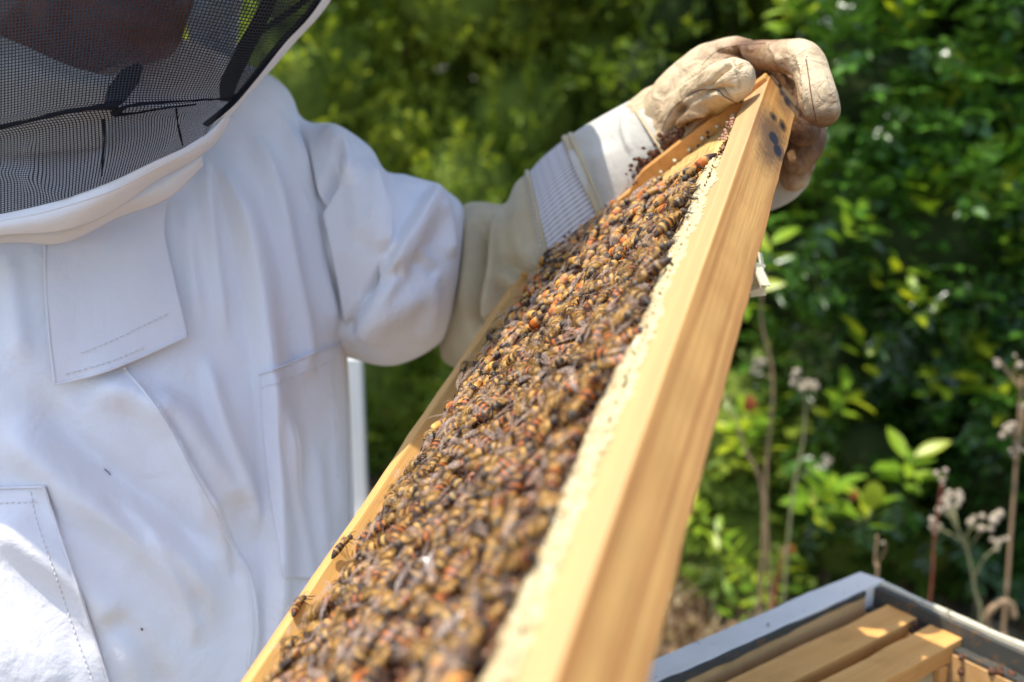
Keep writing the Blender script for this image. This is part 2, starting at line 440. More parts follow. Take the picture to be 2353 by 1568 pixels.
def m_knit():
    k = NT('ventilation_mesh', .8, (.72, .70, .74), .2)
    tc = k.n('ShaderNodeTexCoord'); sp = k.n('ShaderNodeSeparateXYZ'); k.l(tc.outputs['UV'], sp.inputs[0])
    a = k.math('SINE', k.math('MULTIPLY', sp.outputs[0], 6.283 * 74)); b = k.math('SINE', k.math('MULTIPLY', sp.outputs[1], 6.283 * 11))
    f = k.ramp(k.math('ADD', k.math('MULTIPLY', a, .4), .5), [(.25, (0, 0, 0)), (.6, (1, 1, 1))])
    g = k.ramp(k.math('ADD', k.math('MULTIPLY', b, .5), .5), [(.1, (0, 0, 0)), (.5, (1, 1, 1))])
    hole = k.mix(k.math('MULTIPLY', g, .45), (.36, .32, .25), (.6, .57, .55))
    k.base(k.mix(f, hole, (.72, .70, .76))); k.bump(f, .7, .0008); return k.m
M['knit'] = m_knit()
def m_leaf(name, cols, rough=.4, transl=.35, spec=.5):
    k = NT(name, rough, cols[0], spec)
    at = k.n('ShaderNodeAttribute', attribute_name='tint')
    st = [(i / (len(cols) - 1), c) for i, c in enumerate(cols)]
    c = k.ramp(at.outputs['Fac'], st); k.base(c)
    tl = k.n('ShaderNodeBsdfTranslucent'); k.l(k.mix(1.0, c, (1.15, 1.1, .5), 'MULTIPLY'), tl.inputs[0])
    mx = k.n('ShaderNodeMixShader'); mx.inputs[0].default_value = transl
    k.l(k.b.outputs[0], mx.inputs[1]); k.l(tl.outputs[0], mx.inputs[2]); k.l(mx.outputs[0], k.t.nodes['Material Output'].inputs[0]); return k.m
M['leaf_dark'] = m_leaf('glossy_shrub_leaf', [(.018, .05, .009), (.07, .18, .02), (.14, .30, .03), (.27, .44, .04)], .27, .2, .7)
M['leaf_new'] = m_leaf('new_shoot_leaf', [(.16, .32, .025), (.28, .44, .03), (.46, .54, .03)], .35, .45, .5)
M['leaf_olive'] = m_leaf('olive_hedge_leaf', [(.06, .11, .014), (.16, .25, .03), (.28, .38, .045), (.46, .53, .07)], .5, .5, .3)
M['leaf_dry'] = m_leaf('dry_leaf', [(.18, .08, .04), (.35, .24, .13), (.55, .46, .28)], .7, .3, .2)
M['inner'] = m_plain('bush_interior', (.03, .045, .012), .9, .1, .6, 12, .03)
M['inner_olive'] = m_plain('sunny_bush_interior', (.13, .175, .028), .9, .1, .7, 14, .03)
M['seam_thread'] = m_plain('worn_brown_seam_thread', (.16, .09, .05), .8, .2, .4, 300)
M['bark'] = m_plain('bark', (.10, .06, .04), .8, .2, .5, 60, .004)
M['dry_stem'] = m_plain('dry_stem', (.34, .23, .13), .7, .2, .4, 60, .001)
M['rust'] = m_plain('rust_leaf', (.30, .08, .02), .5, .3, .2, 60)
M['red_stem'] = m_plain('red_brown_stem', (.22, .06, .035), .6, .3, .4, 60, .001)
M['green_stem'] = m_plain('green_stem', (.26, .25, .12), .6, .3, .3, 60, .001)
M['seed'] = m_plain('fluffy_seed_head', (.44, .37, .27), .9, .1, .3, 200, .003)
def m_ground():
    k = NT('dry_soil', .95, (.2, .15, .1), .1); v = k.coord()
    c = k.ramp(k.noise(v, 6, 6, .65), [(.3, (.09, .055, .035)), (.5, (.20, .14, .09)), (.62, (.32, .27, .17)), (.75, (.12, .13, .05))])
    k.base(c); k.bump(k.noise(v, 30, 6, .65), 1, .03); return k.m
M['ground'] = m_ground()
def m_hivepaint(name, col=(.62, .63, .64), peel=.5):
    k = NT(name, .55, col, .35); v = k.coord()
    n = k.noise(v, 95, 6, .7); c = k.mix(k.noise(v, 30, 4), col, tuple(x * .85 for x in col))
    pl = k.ramp(n, [(peel, (0, 0, 0)), (peel + .04, (1, 1, 1))])
    c = k.mix(pl, c, (.13, .085, .05)); k.base(c); k.bump(pl, .6, -.0008) if False else k.bump(n, .4, .001); return k.m
M['paint_grey'] = m_hivepaint('weathered_white_paint', (.86, .80, .71), .63)
M['paint_cream'] = m_hivepaint('peeling_cream_paint', (.66, .60, .45), .585)
M['paint_white'] = m_hivepaint('white_hive_paint', (.80, .80, .76), .8)
M['rabbet'] = m_hivepaint('tarred_rabbet', (.07, .07, .06), .56)
M['hive_wall'] = m_wood('hive_wall_pine', (.66, .40, .17), (.54, .28, .09), sc=(2, 60, 60), grain=.5, dirty=.1)
# ------------------------------------------------------------------ ground
n_ = 90; gx = np.concatenate([np.linspace(-60, -4, 12), np.linspace(-3.6, 5, n_ - 24), np.linspace(5.6, 60, 12)])
gy = np.concatenate([np.linspace(-40, -2, 10), np.linspace(-1.8, 6, n_ - 25), np.linspace(6.6, 120, 15)])
GX, GY = np.meshgrid(gx, gy, indexing='ij'); gp = np.stack([GX.ravel(), GY.ravel()], 1)
gz = vnoise(gp, 2.2, 5, 4) * .03 * np.exp(-(np.abs(gp[:, 1] - 2) / 8) ** 2)
gnd = mesh('ground', np.column_stack([gp, gz]), grid_faces(len(gx), len(gy)), M['ground']); tag(gnd, kind='structure')

# ------------------------------------------------------------------ foliage builders
def leaves(pos, axis, nrm, length, width, curl=.18):
    """one folded 6-vertex leaf per row"""
    n = len(pos); axis = axis / np.linalg.norm(axis, axis=1, keepdims=True)
    side = np.cross(axis, nrm); side /= np.linalg.norm(side, axis=1, keepdims=True) + 1e-9
    up = np.cross(side, axis)
    L_ = length[:, None]; W_ = width[:, None]
    v = np.stack([pos, pos + axis * L_ * .35 + side * W_ * .5 + up * L_ * .06, pos + axis * L_ * .38 - up * W_ * .10,
                  pos + axis * L_ * .35 - side * W_ * .5 + up * L_ * .06,
                  pos + axis * L_ * .72 + side * W_ * .32 - up * L_ * .02, pos + axis * L_ * .72 - side * W_ * .32 - up * L_ * .02,
                  pos + axis * L_ - up * L_ * curl], 1).reshape(-1, 3)
    b = np.arange(n)[:, None] * 7
    q = np.concatenate([b + np.array([[0, 2, 1]]), b + np.array([[0, 3, 2]]), b + np.array([[1, 2, 4]]), b + np.array([[2, 6, 4]]),
                        b + np.array([[2, 3, 5]]), b + np.array([[2, 5, 6]])], 0)
    return v, q
def sprigs(n, centers, rads, kind, rs, front=(0, -1, .35)):
    """n sprig origins on the lobes of a bush, biased to the side that faces the open"""
    w = rads ** 2; k = rs.choice(len(centers), n, p=w / w.sum())
    d = rs.normal(size=(n, 3)); d /= np.linalg.norm(d, axis=1, keepdims=True)
    f = np.array(front) / np.linalg.norm(front); s = (d @ f) < -.15; d[s] -= 2 * (d[s] @ f)[:, None] * f
    r = rads[k] * rs.uniform(.80, 1.08, n)
    return centers[k] + d * r[:, None], d
def leafy(n_sprig, per, centers, rads, llen, lwid, slen, rs, tintf, updir=.5, pinnate=False, origins=None):
    o, d = sprigs(n_sprig, centers, rads, 0, rs) if origins is None else origins
    n_sprig = len(o)
    ax = d + rs.normal(size=d.shape) * .45 + np.array([0, 0, updir]); ax /= np.linalg.norm(ax, axis=1, keepdims=True)
    sl = slen * rs.uniform(.6, 1.3, n_sprig)
    tt = np.tile(np.linspace(.1, 1, per), n_sprig); idx = np.repeat(np.arange(n_sprig), per)
    pos = o[idx] + ax[idx] * (tt * sl[idx])[:, None]
    rr = rs.normal(size=(len(idx), 3))
    if pinnate:
        ref = np.cross(ax, [0, 0, 1.0]); ref /= np.linalg.norm(ref, axis=1, keepdims=True) + 1e-9
        sg = np.where(np.arange(len(idx)) % 2 == 0, 1, -1)[:, None]
        la = ax[idx] * .7 + ref[idx] * sg * 1.0 + rr * .18; up = np.cross(ref, ax)[idx] + rr * .25
    else:
        la = ax[idx] * 1.0 + rr * .6; up = rs.normal(size=(len(idx), 3)) + np.array([0, 0, .8])
    v, q = leaves(pos, la, up, llen * rs.uniform(.65, 1.25, len(idx)), lwid * rs.uniform(.7, 1.2, len(idx)))
    t = np.repeat(np.clip(tintf(o)[idx] + rs.normal(size=len(idx)) * .12, 0, 1), 7)
    return v, q, t
def lobe_mass(centers, rads, k=.8):
    V, Fc = [], []
    th = np.linspace(0, math.pi, 7); ph = np.linspace(0, 2 * math.pi, 9)[:-1]
    for c, r in zip(centers, rads):
        b = len(V)
        for a in th:
            for p in ph: V.append(c + r * k * np.array([math.sin(a) * math.cos(p), math.sin(a) * math.sin(p), math.cos(a)]))
        for i in range(6):
            for j in range(8): Fc.append((b + i * 8 + j, b + i * 8 + (j + 1) % 8, b + (i + 1) * 8 + (j + 1) % 8, b + (i + 1) * 8 + j))
    return V, Fc
def bush(name, label, cat, group, base, centers, rads, n_sprig, per, ll, lw, sl, mat, seed, updir=.5, pinnate=False, tint=(.35, .25), nstem=7):
    rs = np.random.default_rng(seed)
    root = empty(name, base, label, cat, group); bpy.context.view_layer.update()
    ph = rs.uniform(0, 6, 8)
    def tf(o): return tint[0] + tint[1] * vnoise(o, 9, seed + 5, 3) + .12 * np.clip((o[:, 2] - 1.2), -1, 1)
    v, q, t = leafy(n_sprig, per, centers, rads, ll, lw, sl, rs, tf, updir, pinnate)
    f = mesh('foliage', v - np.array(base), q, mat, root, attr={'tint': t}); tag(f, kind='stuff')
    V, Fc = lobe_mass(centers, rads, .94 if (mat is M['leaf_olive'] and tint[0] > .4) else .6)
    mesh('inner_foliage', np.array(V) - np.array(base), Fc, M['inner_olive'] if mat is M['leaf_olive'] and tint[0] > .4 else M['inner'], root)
    for i in range(nstem):
        c = centers[rs.integers(len(centers))]; b0 = np.array(base) + rs.normal(size=3) * [.18, .08, 0]
        mid = (b0 + c) / 2 + rs.normal(size=3) * .06
        tube_obj('stem', [(catmull([b0, mid, c], 9) - np.array(base), np.linspace(.014, .005, 9))], M['bark'], root)
    return root, rs

# pale olive hedge on the left (three bushes grown together) and what stands behind it
def lobes(x0, x1, z0, z1, y, n, r0, r1, rs, ydev=.18):
    c = np.column_stack([rs.uniform(x0, x1, n), y + rs.normal(size=n) * ydev, rs.uniform(z0, z1, n)])
    return c, rs.uniform(r0, r1, n)
rs = np.random.default_rng(21)
HL = [(-1.75, -.75, 3.35, 'leftmost olive green hedge bush, seen through and beside the veil'),
      (-.85, .05, 3.15, 'yellow green fine-leaved hedge bush above the white shoulder'),
      (-.05, .80, 3.3, 'olive hedge bush rising behind the glove gauntlet')]
for i, (x0, x1, y, lab) in enumerate(HL):
    c, r = lobes(x0, x1, .15, 2.5, y, 150, .10, .21, rs, .09)
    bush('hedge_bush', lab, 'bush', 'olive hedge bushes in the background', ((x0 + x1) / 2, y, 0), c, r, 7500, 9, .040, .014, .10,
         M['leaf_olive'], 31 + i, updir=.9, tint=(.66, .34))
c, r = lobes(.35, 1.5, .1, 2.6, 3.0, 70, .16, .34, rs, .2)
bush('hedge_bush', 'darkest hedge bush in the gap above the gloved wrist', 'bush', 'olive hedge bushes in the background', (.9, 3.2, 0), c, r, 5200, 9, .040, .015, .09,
     M['leaf_olive'], 41, tint=(.22, .25))
c, r = lobes(-5, 6, .2, 3.3, 5.2, 170, .4, .8, rs, .3)
bush('far_hedge', 'dark tall hedge far behind the olive bushes', 'hedge', None, (0, 5.2, 0), c, r, 5200, 7, .07, .03, .18, M['leaf_dark'], 47, nstem=10)

# dark glossy shrub on the right
c1, r1 = lobes(.72, 1.55, .30, 2.2, 2.25, 75, .10, .25, rs, .13)
keep = ~((c1[:, 0] < .98) & (c1[:, 2] < .95) & (c1[:, 2] > .62)); c1, r1 = c1[keep], r1[keep]
R1, q1 = bush('glossy_shrub', 'dark glossy shrub with yellow green shoots right of the glove', 'shrub', 'glossy shrubs on the right', (1.15, 2.4, 0), c1, r1, 6200, 9, .034, .017, .085,
              M['leaf_dark'], 51, updir=.15, pinnate=True, tint=(.30, .30))
c2, r2 = lobes(1.45, 2.6, .1, 2.3, 2.35, 80, .12, .28, rs, .15)
R2, q2 = bush('glossy_shrub', 'dark glossy shrub at the right edge behind the dry seed heads', 'shrub', 'glossy shrubs on the right', (2.0, 2.5, 0), c2, r2, 6200, 9, .034, .017, .085,
              M['leaf_dark'], 52, updir=.15, pinnate=True, tint=(.26, .28))
c3, r3 = lobes(.5, 1.25, .03, .5, 2.45, 26, .08, .17, rs, .1)
R3, q3 = bush('low_shrub', 'low bright green shrub on the dry ground beside the open hive', 'shrub', None, (.85, 2.45, 0), c3, r3, 900, 7, .036, .022, .07,
              M['leaf_olive'], 53, updir=.2, pinnate=True, tint=(.5, .35), nstem=3)

# single new-growth leaves one can tell apart
def leaf_template(l=1.0, w=.45):
    k = 7; V = []; Fc = []
    for i in range(k):
        t = i / (k - 1); ww = w * .5 * math.sin(math.pi * min(1, t * .97 + .03)) ** .8 * (1 - .25 * t)
        for s_ in (-1, 0, 1): V.append((t * l, s_ * ww, abs(s_) * ww * .25 - .12 * t * t))
    for i in range(k - 1):
        for j in range(2): Fc.append((i * 3 + j, (i + 1) * 3 + j, (i + 1) * 3 + j + 1, i * 3 + j + 1))
    return V, Fc
lt_me = []
for mt, tv in (('leaf_new', .2), ('leaf_new', .55), ('leaf_new', .95), ('leaf_dark', .75)):
    V, Fc = leaf_template(); o = mesh('leaf', V, Fc, M[mt], attr={'tint': np.full(len(V), tv)}); lt_me.append(o.data); bpy.data.objects.remove(o)
def shoot(root, px, py, d, n, spread, size, rs, up=(0, -.2, 1), kinds=(0, 1, 2)):
    c = P(px, py, d); ax = np.array(up, float) + rs.normal(size=3) * .25; ax /= np.linalg.norm(ax)
    a = np.cross(ax, rs.normal(size=3)); a /= np.linalg.norm(a); b = np.cross(ax, a)
    inv = np.array(root.location)
    for i in range(n):
        an = i * 2.4 + rs.uniform(-.3, .3); dv = math.cos(an) * a + math.sin(an) * b + ax * rs.uniform(.1, .9); dv /= np.linalg.norm(dv)
        x = Vector(dv); z = Vector(ax + rs.normal(size=3) * .2); y = z.cross(x).normalized(); z = x.cross(y)
        s = size * rs.uniform(.7, 1.25)
        o = bpy.data.objects.new('leaf', lt_me[kinds[rs.integers(len(kinds))]]); COL.objects.link(o)
        p = c + dv * spread * .15 + ax * (i / n - .5) * spread
        o.parent = root
        o.matrix_local = Matrix.Translation(Vector(p - inv)) @ Matrix((x, y, z)).transposed().to_4x4() @ Matrix.Scale(s, 4)
SH = [(2090, 230, 10), (2170, 260, 9), (2210, 200, 8), (2030, 300, 6), (2190, 430, 12), (2150, 460, 9), (2270, 150, 8), (2330, 310, 8), (2290, 440, 9),
      (2340, 560, 6), (2240, 800, 9), (2190, 850, 8), (2160, 880, 6), (1720, 1000, 9), (1700, 990, 6), (1900, 1140, 9), (1870, 1160, 6), (2080, 1080, 9),
      (1990, 1170, 3), (1960, 520, 6), (1760, 590, 6), (2310, 900, 7), (1820, 40, 8), (2080, 40, 8), (1940, 20, 7), (2340, 700, 6), (1880, 330, 6),
      (2280, 60, 7), (2040, 640, 6), (1700, 690, 5), (1990, 800, 6), (2110, 700, 5), (1930, 930, 6), (2010, 440, 6)]
for (x, y, k) in SH:
    shoot(R1 if x < 2100 else R2, x, y, 1.95 + q1.uniform(-.08, .08), k + 3, .075, .058, q1)
for (x, y, k) in [(1700, 1290, 8), (1740, 1360, 9), (1690, 1400, 6), (1790, 1330, 7), (1600, 1190, 7), (1650, 1250, 6)]:
    shoot(R3, x, y, 2.15 + q1.uniform(-.1, .05), k, .06, .045, q1)

# dry grass and litter on the ground beneath
rs = np.random.default_rng(77)
n = 5200; pos = np.column_stack([rs.uniform(-1.2, 1.6, n), rs.uniform(1.5, 3.2, n), np.zeros(n)])
ax = np.column_stack([rs.normal(size=n) * .5, rs.normal(size=n) * .5, rs.uniform(.2, 1, n)])
v, q = leaves(pos, ax, rs.normal(size=(n, 3)), rs.uniform(.04, .14, n), rs.uniform(.003, .008, n))
tag(mesh('dry_grass', v, q, M['leaf_dry'], attr={'tint': np.repeat(rs.uniform(0, 1, n), 7)}), 'straw coloured dry grass on the ground below the shrubs', 'grass', kind='stuff')
n = 2600; pos = np.column_stack([rs.uniform(-1.2, 1.8, n), rs.uniform(1.4, 3.2, n), rs.uniform(.0, .03, n)])
v, q = leaves(pos, rs.normal(size=(n, 3)) * [1, 1, .25], np.tile([0, 0, 1.0], (n, 1)) + rs.normal(size=(n, 3)) * .3, rs.uniform(.03, .06, n), rs.uniform(.015, .03, n))
tag(mesh('leaf_litter', v, q, M['leaf_dry'], attr={'tint': np.repeat(rs.uniform(0, 1, n), 7)}), 'brown leaf litter lying on the soil', 'litter', kind='stuff')

# dry weeds with seed heads, standing before the shrub
def blob_cluster(pts, r, mat, name, root, rs, k=5):
    V, Fc = [], []
    for p in pts:
        b = len(V); rr = r * rs.uniform(.35, .75)
        th = np.linspace(0, math.pi, 5); ph = np.linspace(0, 2 * math.pi, 7)[:-1]
        for a in th:
            for q_ in ph: V.append(p + rr * rs.uniform(.8, 1.2) * np.array([math.sin(a) * math.cos(q_), math.sin(a) * math.sin(q_), math.cos(a)]))
        for i in range(4):
            for j in range(6): Fc.append((b + i * 6 + j, b + i * 6 + (j + 1) % 6, b + (i + 1) * 6 + (j + 1) % 6, b + (i + 1) * 6 + j))
    return mesh(name, V, Fc, mat, root)
def weed(label, pts, d, r, mat, heads, rs, hr=.008, branch=True, smat='seed', leaf=None, cat='dry weed'):
    w0 = P(np.array([p[0] for p in pts]), np.array([p[1] for p in pts]), np.full(len(pts), d))
    w0[:, 1] = w0[0, 1] + (w0[:, 1] - w0[0, 1]) * .2
    base = np.array([w0[0, 0], w0[0, 1], 0.0]); root = empty('dry_weed', base, label, cat, 'dry weeds around the hive')
    c = catmull(np.vstack([base, w0]) - base, 24)
    tube_obj('stem', [(c, np.linspace(r, r * .5, 24) * .6)], M[mat], root)
    hp = []
    for (hx, hy) in heads:
        q_ = P(hx, hy, d) - base; q_[1] = c[-1, 1] + rs.normal() * .02
        j = np.argmin(np.linalg.norm(c - (q_ - np.array([0, 0, .04])), axis=1)); hp.append(q_)
        tube_obj('branch', [(catmull([c[j], (c[j] + q_) / 2 + rs.normal(size=3) * .006, q_], 7), r * .25)], M[mat], root, k=4)
        blob_cluster([q_ + rs.normal(size=3) * hr * .7 for _ in range(5)], hr, M[smat], 'seed_head', root, rs)
    return root
rs = np.random.default_rng(5)
weed('tallest dry weed with pale fluffy seed heads near the right edge', [(2300, 1500), (2295, 1200), (2290, 1000), (2285, 830)], 1.55, .006, 'dry_stem',
     [(2260, 790), (2300, 775), (2245, 800), (2330, 800), (2262, 950), (2275, 985), (2318, 920), (2345, 890), (2250, 930), (2300, 870), (2326, 960)], rs, .007)
weed('branching green stemmed weed with a ring of dry seed pods at the right edge', [(2250, 1480), (2230, 1350), (2200, 1240), (2150, 1150)], 1.5, .005, 'green_stem',
     [(2130, 1120), (2160, 1125), (2235, 1155), (2175, 1140), (2210, 1170), (2285, 1240), (2130, 1195)], rs, .009)
weed('thin straight red brown stem rising behind the open hive wall', [(2135, 1400), (2133, 1250), (2138, 1080)], 1.35, .0035, 'red_stem', [(2140, 1075)], rs, .006)
weed('short bare straw stalk rising right behind the hive corner', [(2010, 1400), (2003, 1290), (2003, 1215)], 1.3, .004, 'dry_stem', [(2003, 1212)], rs, .003)
weed('thick brown twisted stem left of the dark shrub with a white bud', [(1770, 1400), (1745, 1100), (1750, 850), (1720, 720), (1715, 640)], 2.0, .0065, 'dry_stem', [(1712, 815), (1715, 620)], rs, .012)
weed('pale forked stem with a curled dry tip in front of the shrub', [(1815, 1200), (1835, 1000), (1835, 900)], 1.8, .005, 'green_stem', [(1808, 855), (1850, 870), (1895, 1060), (1830, 860)], rs, .009)
weed('leaning brown stick between the frame bar and the shrub', [(1755, 1180), (1700, 1010), (1660, 900)], 1.9, .006, 'dry_stem', [(1655, 895)], rs, .003)
weed('red brown dead stem among low leaves left of the hive', [(1770, 1480), (1775, 1350), (1790, 1240)], 1.9, .009, 'red_stem', [(1790, 1235)], rs, .005)
# coiled dry tendril
root = empty('curled_tendril', P(2300, 1420, 1.5), 'curled brown dead tendril hanging low by the right hive wall', 'tendril')
an = np.linspace(0, 5.2, 22); cc = np.column_stack([.02 * np.cos(an), .01 * np.sin(an * 2) * .3, .026 * np.sin(an)]) * (1 + an[:, None] * .03)
tube_obj('tendril_coil', [(cc, .0055)], M['dry_stem'], root)
# round yellow leaf on its own stalk, orange leaves
for (x, y, sz, lab, mt) in [(2005, 1140, .05, 'single round yellow green leaf on a thin stalk before the shrub', 0), (1962, 1140, .02, 'small rust orange leaf beside the round yellow leaf', 1),
                            (1815, 1265, .02, 'small rust orange leaf low above the left hive wall', 1), (1722, 930, .03, 'hanging reddish dead leaf beside the brown twisted stem', 1)]:
    p = P(x, y, 1.85); root = empty('stray_leaf', p, lab, 'leaf')
    th = np.linspace(0, 2 * math.pi, 13)[:-1]; V = [(0, 0, 0)] + [(sz * .42 * math.cos(a), -.004 * math.cos(2 * a), sz * .55 * math.sin(a)) for a in th]
    mesh('leaf_blade', V, [(0, i + 1, (i + 1) % 12 + 1) for i in range(12)], M['leaf_new'] if mt == 0 else M['rust'] if 'rust' in M else M['red_stem'], root, attr={'tint': np.full(13, .8)})
    tube_obj('leaf_stalk', [(np.array([[0, .003, -sz * .5], [.006, .03, -sz * 1.2], [.0, .12, -sz * 2.2]]), .0012)], M['green_stem'], root, k=4)

# ------------------------------------------------------------------ open hive at the lower right
Hd = .387; ez = CAM[2] - Hd
rayc = np.array([800., -527.]); yy = 2288 * math.cos(PITCH) - 527 * math.sin(PITCH); zz = -2288 * math.sin(PITCH) - 527 * math.cos(PITCH)
C0 = np.array([800 / -zz * Hd, yy / -zz * Hd, ez])
e1 = np.array([-.815, -.579, 0]); e1 /= np.linalg.norm(e1); e2 = np.array([.579, -.815, 0]); e2 /= np.linalg.norm(e2)
HM = Matrix(((e1[0], e2[0], 0, C0[0]), (e1[1], e2[1], 0, C0[1]), (0, 0, 1, C0[2]), (0, 0, 0, 1)))
def boxd(name, size, off, *a, **k):
    """box whose z offset is measured downwards from the rim"""
    return box(name, size, (off[0], off[1], -off[2] - size[2]), *a, **k)
def hive_box(label, z0, h, mw, body, rab, name='hive_box'):
    root = empty(name, mw=mw, label=label, cat='beehive box')
    Lx, Ly, T = .508, .413, .022
    # long wall on the left (runs along local x)
    boxd('side_wall', (Lx, T, h), (0, 0, z0), body[0], root, (60, 3, 8), jit=.0007, seed=3)
    boxd('side_wall', (Lx, T, h), (0, Ly - T, z0), body[0], root, (20, 2, 4), jit=.0007, seed=4)
    for i, x in enumerate((0, Lx - T)):
        xo = x if i == 0 else x + .016
        boxd('tar_strip', (.0058, Ly - 2 * T - .001, h - .003), (xo + .0057 if i == 0 else xo - .0060, T + .0005, z0 + .003), rab, root, (2, 90, 4), 0, jit=.0010, seed=16)
        boxd('end_wall', (.0055, Ly - 2 * T - .001, h), (xo, T + .0005, z0), body[1], root, (2, 50, 8), jit=.0009, seed=6)
        xi = x + .0118 if i == 0 else x
        boxd('rabbet_ledge', (.0100, Ly - 2 * T - .001, h - .0175), (xi, T + .0005, z0 + .0175), rab, root, (2, 60, 8), jit=.0012, seed=8)
        xp = x + T + .0004 if i == 0 else x - .0026
        boxd('inner_panel', (.002, Ly - 2 * T - .002, h - .021), (xp, T + .001, z0 + .021), M['hive_wall'], root, (1, 10, 6), 0)
    boxd('inner_panel', (Lx - 2 * T - .006, .0016, h - .0065), (T + .003, T + .0003, z0 + .0065), M['hive_wall'], root, (40, 1, 4), 0)
    boxd('tar_line', (Lx - 2 * T - .006, .0022, .005), (T + .003, T + .0003, z0 + .0012), rab, root, (120, 1, 1), 0, jit=.0012)
    return root
HB = hive_box('open wooden hive box with grey painted rim at the lower right', 0, .24, HM, (M['paint_grey'], M['paint_cream']), M['rabbet'])
HB2 = hive_box('lower hive box carrying the open one', .2405, .24, HM, (M['paint_grey'], M['paint_grey']), M['rabbet'])
st = empty('hive_stand', mw=HM @ Matrix.Translation((0, 0, -.481)), label='plain wooden stand under the stacked hive boxes at the right', cat='stand')
gl = float(C0[2]) - .481
box('stand_board', (.54, .44, .02), (-.015, -.015, 0), M['hive_wall'], st)
for sx in (0, .45):
    for sy in (0, .36): boxd('leg', (.05, .05, gl - .02), (sx, sy, .0205), M['hive_wall'], st)
def hive_frame(y, label, comb=True, seed=0, drop=.012):
    root = empty('stored_comb', mw=HM @ Matrix.Translation((.012, y, -drop)), label=label, cat='hive frame', group='wooden frames hanging in the open hive')
    boxd('top_bar', (.482, .026, .016), (0, 0, 0), M['hive_pine'], root, (60, 3, 2), jit=.0006, seed=seed)
    for x in (.018, .455): boxd('side_bar', (.0095, .030, .20), (x, -.002, .0165), M['hive_pine'], root)
    boxd('bottom_bar', (.446, .018, .010), (.018, .004, .2168), M['hive_pine'], root)
    if comb:
        V, Fq = [], []; nx, nz = 130, 56
        for i in range(nx):
            for j in range(nz):
                x = .0285 + .425 * i / (nx - 1); z = .0168 + .198 * j / (nz - 1)
                V.append((x, 0, -z))
        V = np.array(V); hx = vnoise(V[:, [0, 2]], 420, seed + 1, 2) * .0016 + vnoise(V[:, [0, 2]], 60, seed + 2, 2) * .002
        V[:, 1] = .0225 + hx
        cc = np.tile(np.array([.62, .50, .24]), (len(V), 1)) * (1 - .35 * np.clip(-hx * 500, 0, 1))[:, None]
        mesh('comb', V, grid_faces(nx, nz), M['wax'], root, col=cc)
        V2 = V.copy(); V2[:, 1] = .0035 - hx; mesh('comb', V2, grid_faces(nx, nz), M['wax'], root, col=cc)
    return root
hive_frame(.036, 'first pale frame bar next to the grey hive wall', seed=1)
hive_frame(.0735, 'second frame in the open hive with yellow comb showing on its open side', seed=2)
hive_frame(.335, 'hive frame at the far side of the open hive beyond the right edge', seed=3)
# propolis smears and lumps in the hive
rs = np.random.default_rng(9)
def lump(name, pts, r, mat, root, rs):
    V, Fc = [], []
    for p in pts:
        b = len(V); rr = r * rs.uniform(.5, 1.4)
        for a in np.linspace(0, math.pi, 5):
            for q_ in np.linspace(0, 2 * math.pi, 7)[:-1]: V.append(np.array([p[0], p[1], -p[2]]) + rr * rs.uniform(.6, 1.3) * np.array([math.sin(a) * math.cos(q_), math.sin(a) * math.sin(q_), math.cos(a)]))
        for i in range(4):
            for j in range(6): Fc.append((b + i * 6 + j, b + i * 6 + (j + 1) % 6, b + (i + 1) * 6 + (j + 1) % 6, b + (i + 1) * 6 + j))
    return mesh(name, V, Fc, mat, root)
lump('propolis', [(.024 + rs.uniform(0, .003), .1085 + rs.normal() * .0015, .018 + .012 * k) for k in range(16)], .0028, M['propolis'], HB, rs)
lump('propolis', [(.018 + rs.uniform(0, .007), .13 + .2 * rs.uniform(), .017 + rs.uniform(0, .004)) for k in range(40)], .003, M['propolis'], HB, rs)
lump('propolis', [(.0245, .15 + .2 * rs.uniform(), .024 + rs.uniform(0, .02)) for k in range(14)], .0022, M['propolis'], HB, rs)
lump('propolis', [(.014 + .008 * rs.uniform(), .0655 + rs.normal() * .001, .012 + .004 * k) for k in range(4)], .0025, M['propolis'], HB, rs)

# white post behind the beekeeper
bx = P(829, 826, 1.60)
WM = Matrix.Translation(Vector((bx[0], bx[1], 0)))
root = empty('white_post', mw=WM, label='white painted post standing between the jacket and the hedge', cat='post')
box('post_board', (.075, .022, float(bx[2])), (-.075, 0, 0), M['paint_white'], root, (3, 1, 10))
box('foot_block', (.09, .05, .56), (-.079, -.0255, 0), M['paint_grey'], root, (3, 1, 4))
# ------------------------------------------------------------------ the beekeeper
PB = P(150, 1200, .78); PBASE = (float(PB[0]), float(PB[1]), 0.0)
person = empty('person', PBASE, 'beekeeper in white jacket and black mesh veil gripping the bee frame with one glove', 'person')
PINV = Matrix.Translation(Vector(PBASE)).inverted()
def part(o, parent=None):
    o.parent = parent or person
    if parent is None: o.matrix_parent_inverse = PINV
    return o

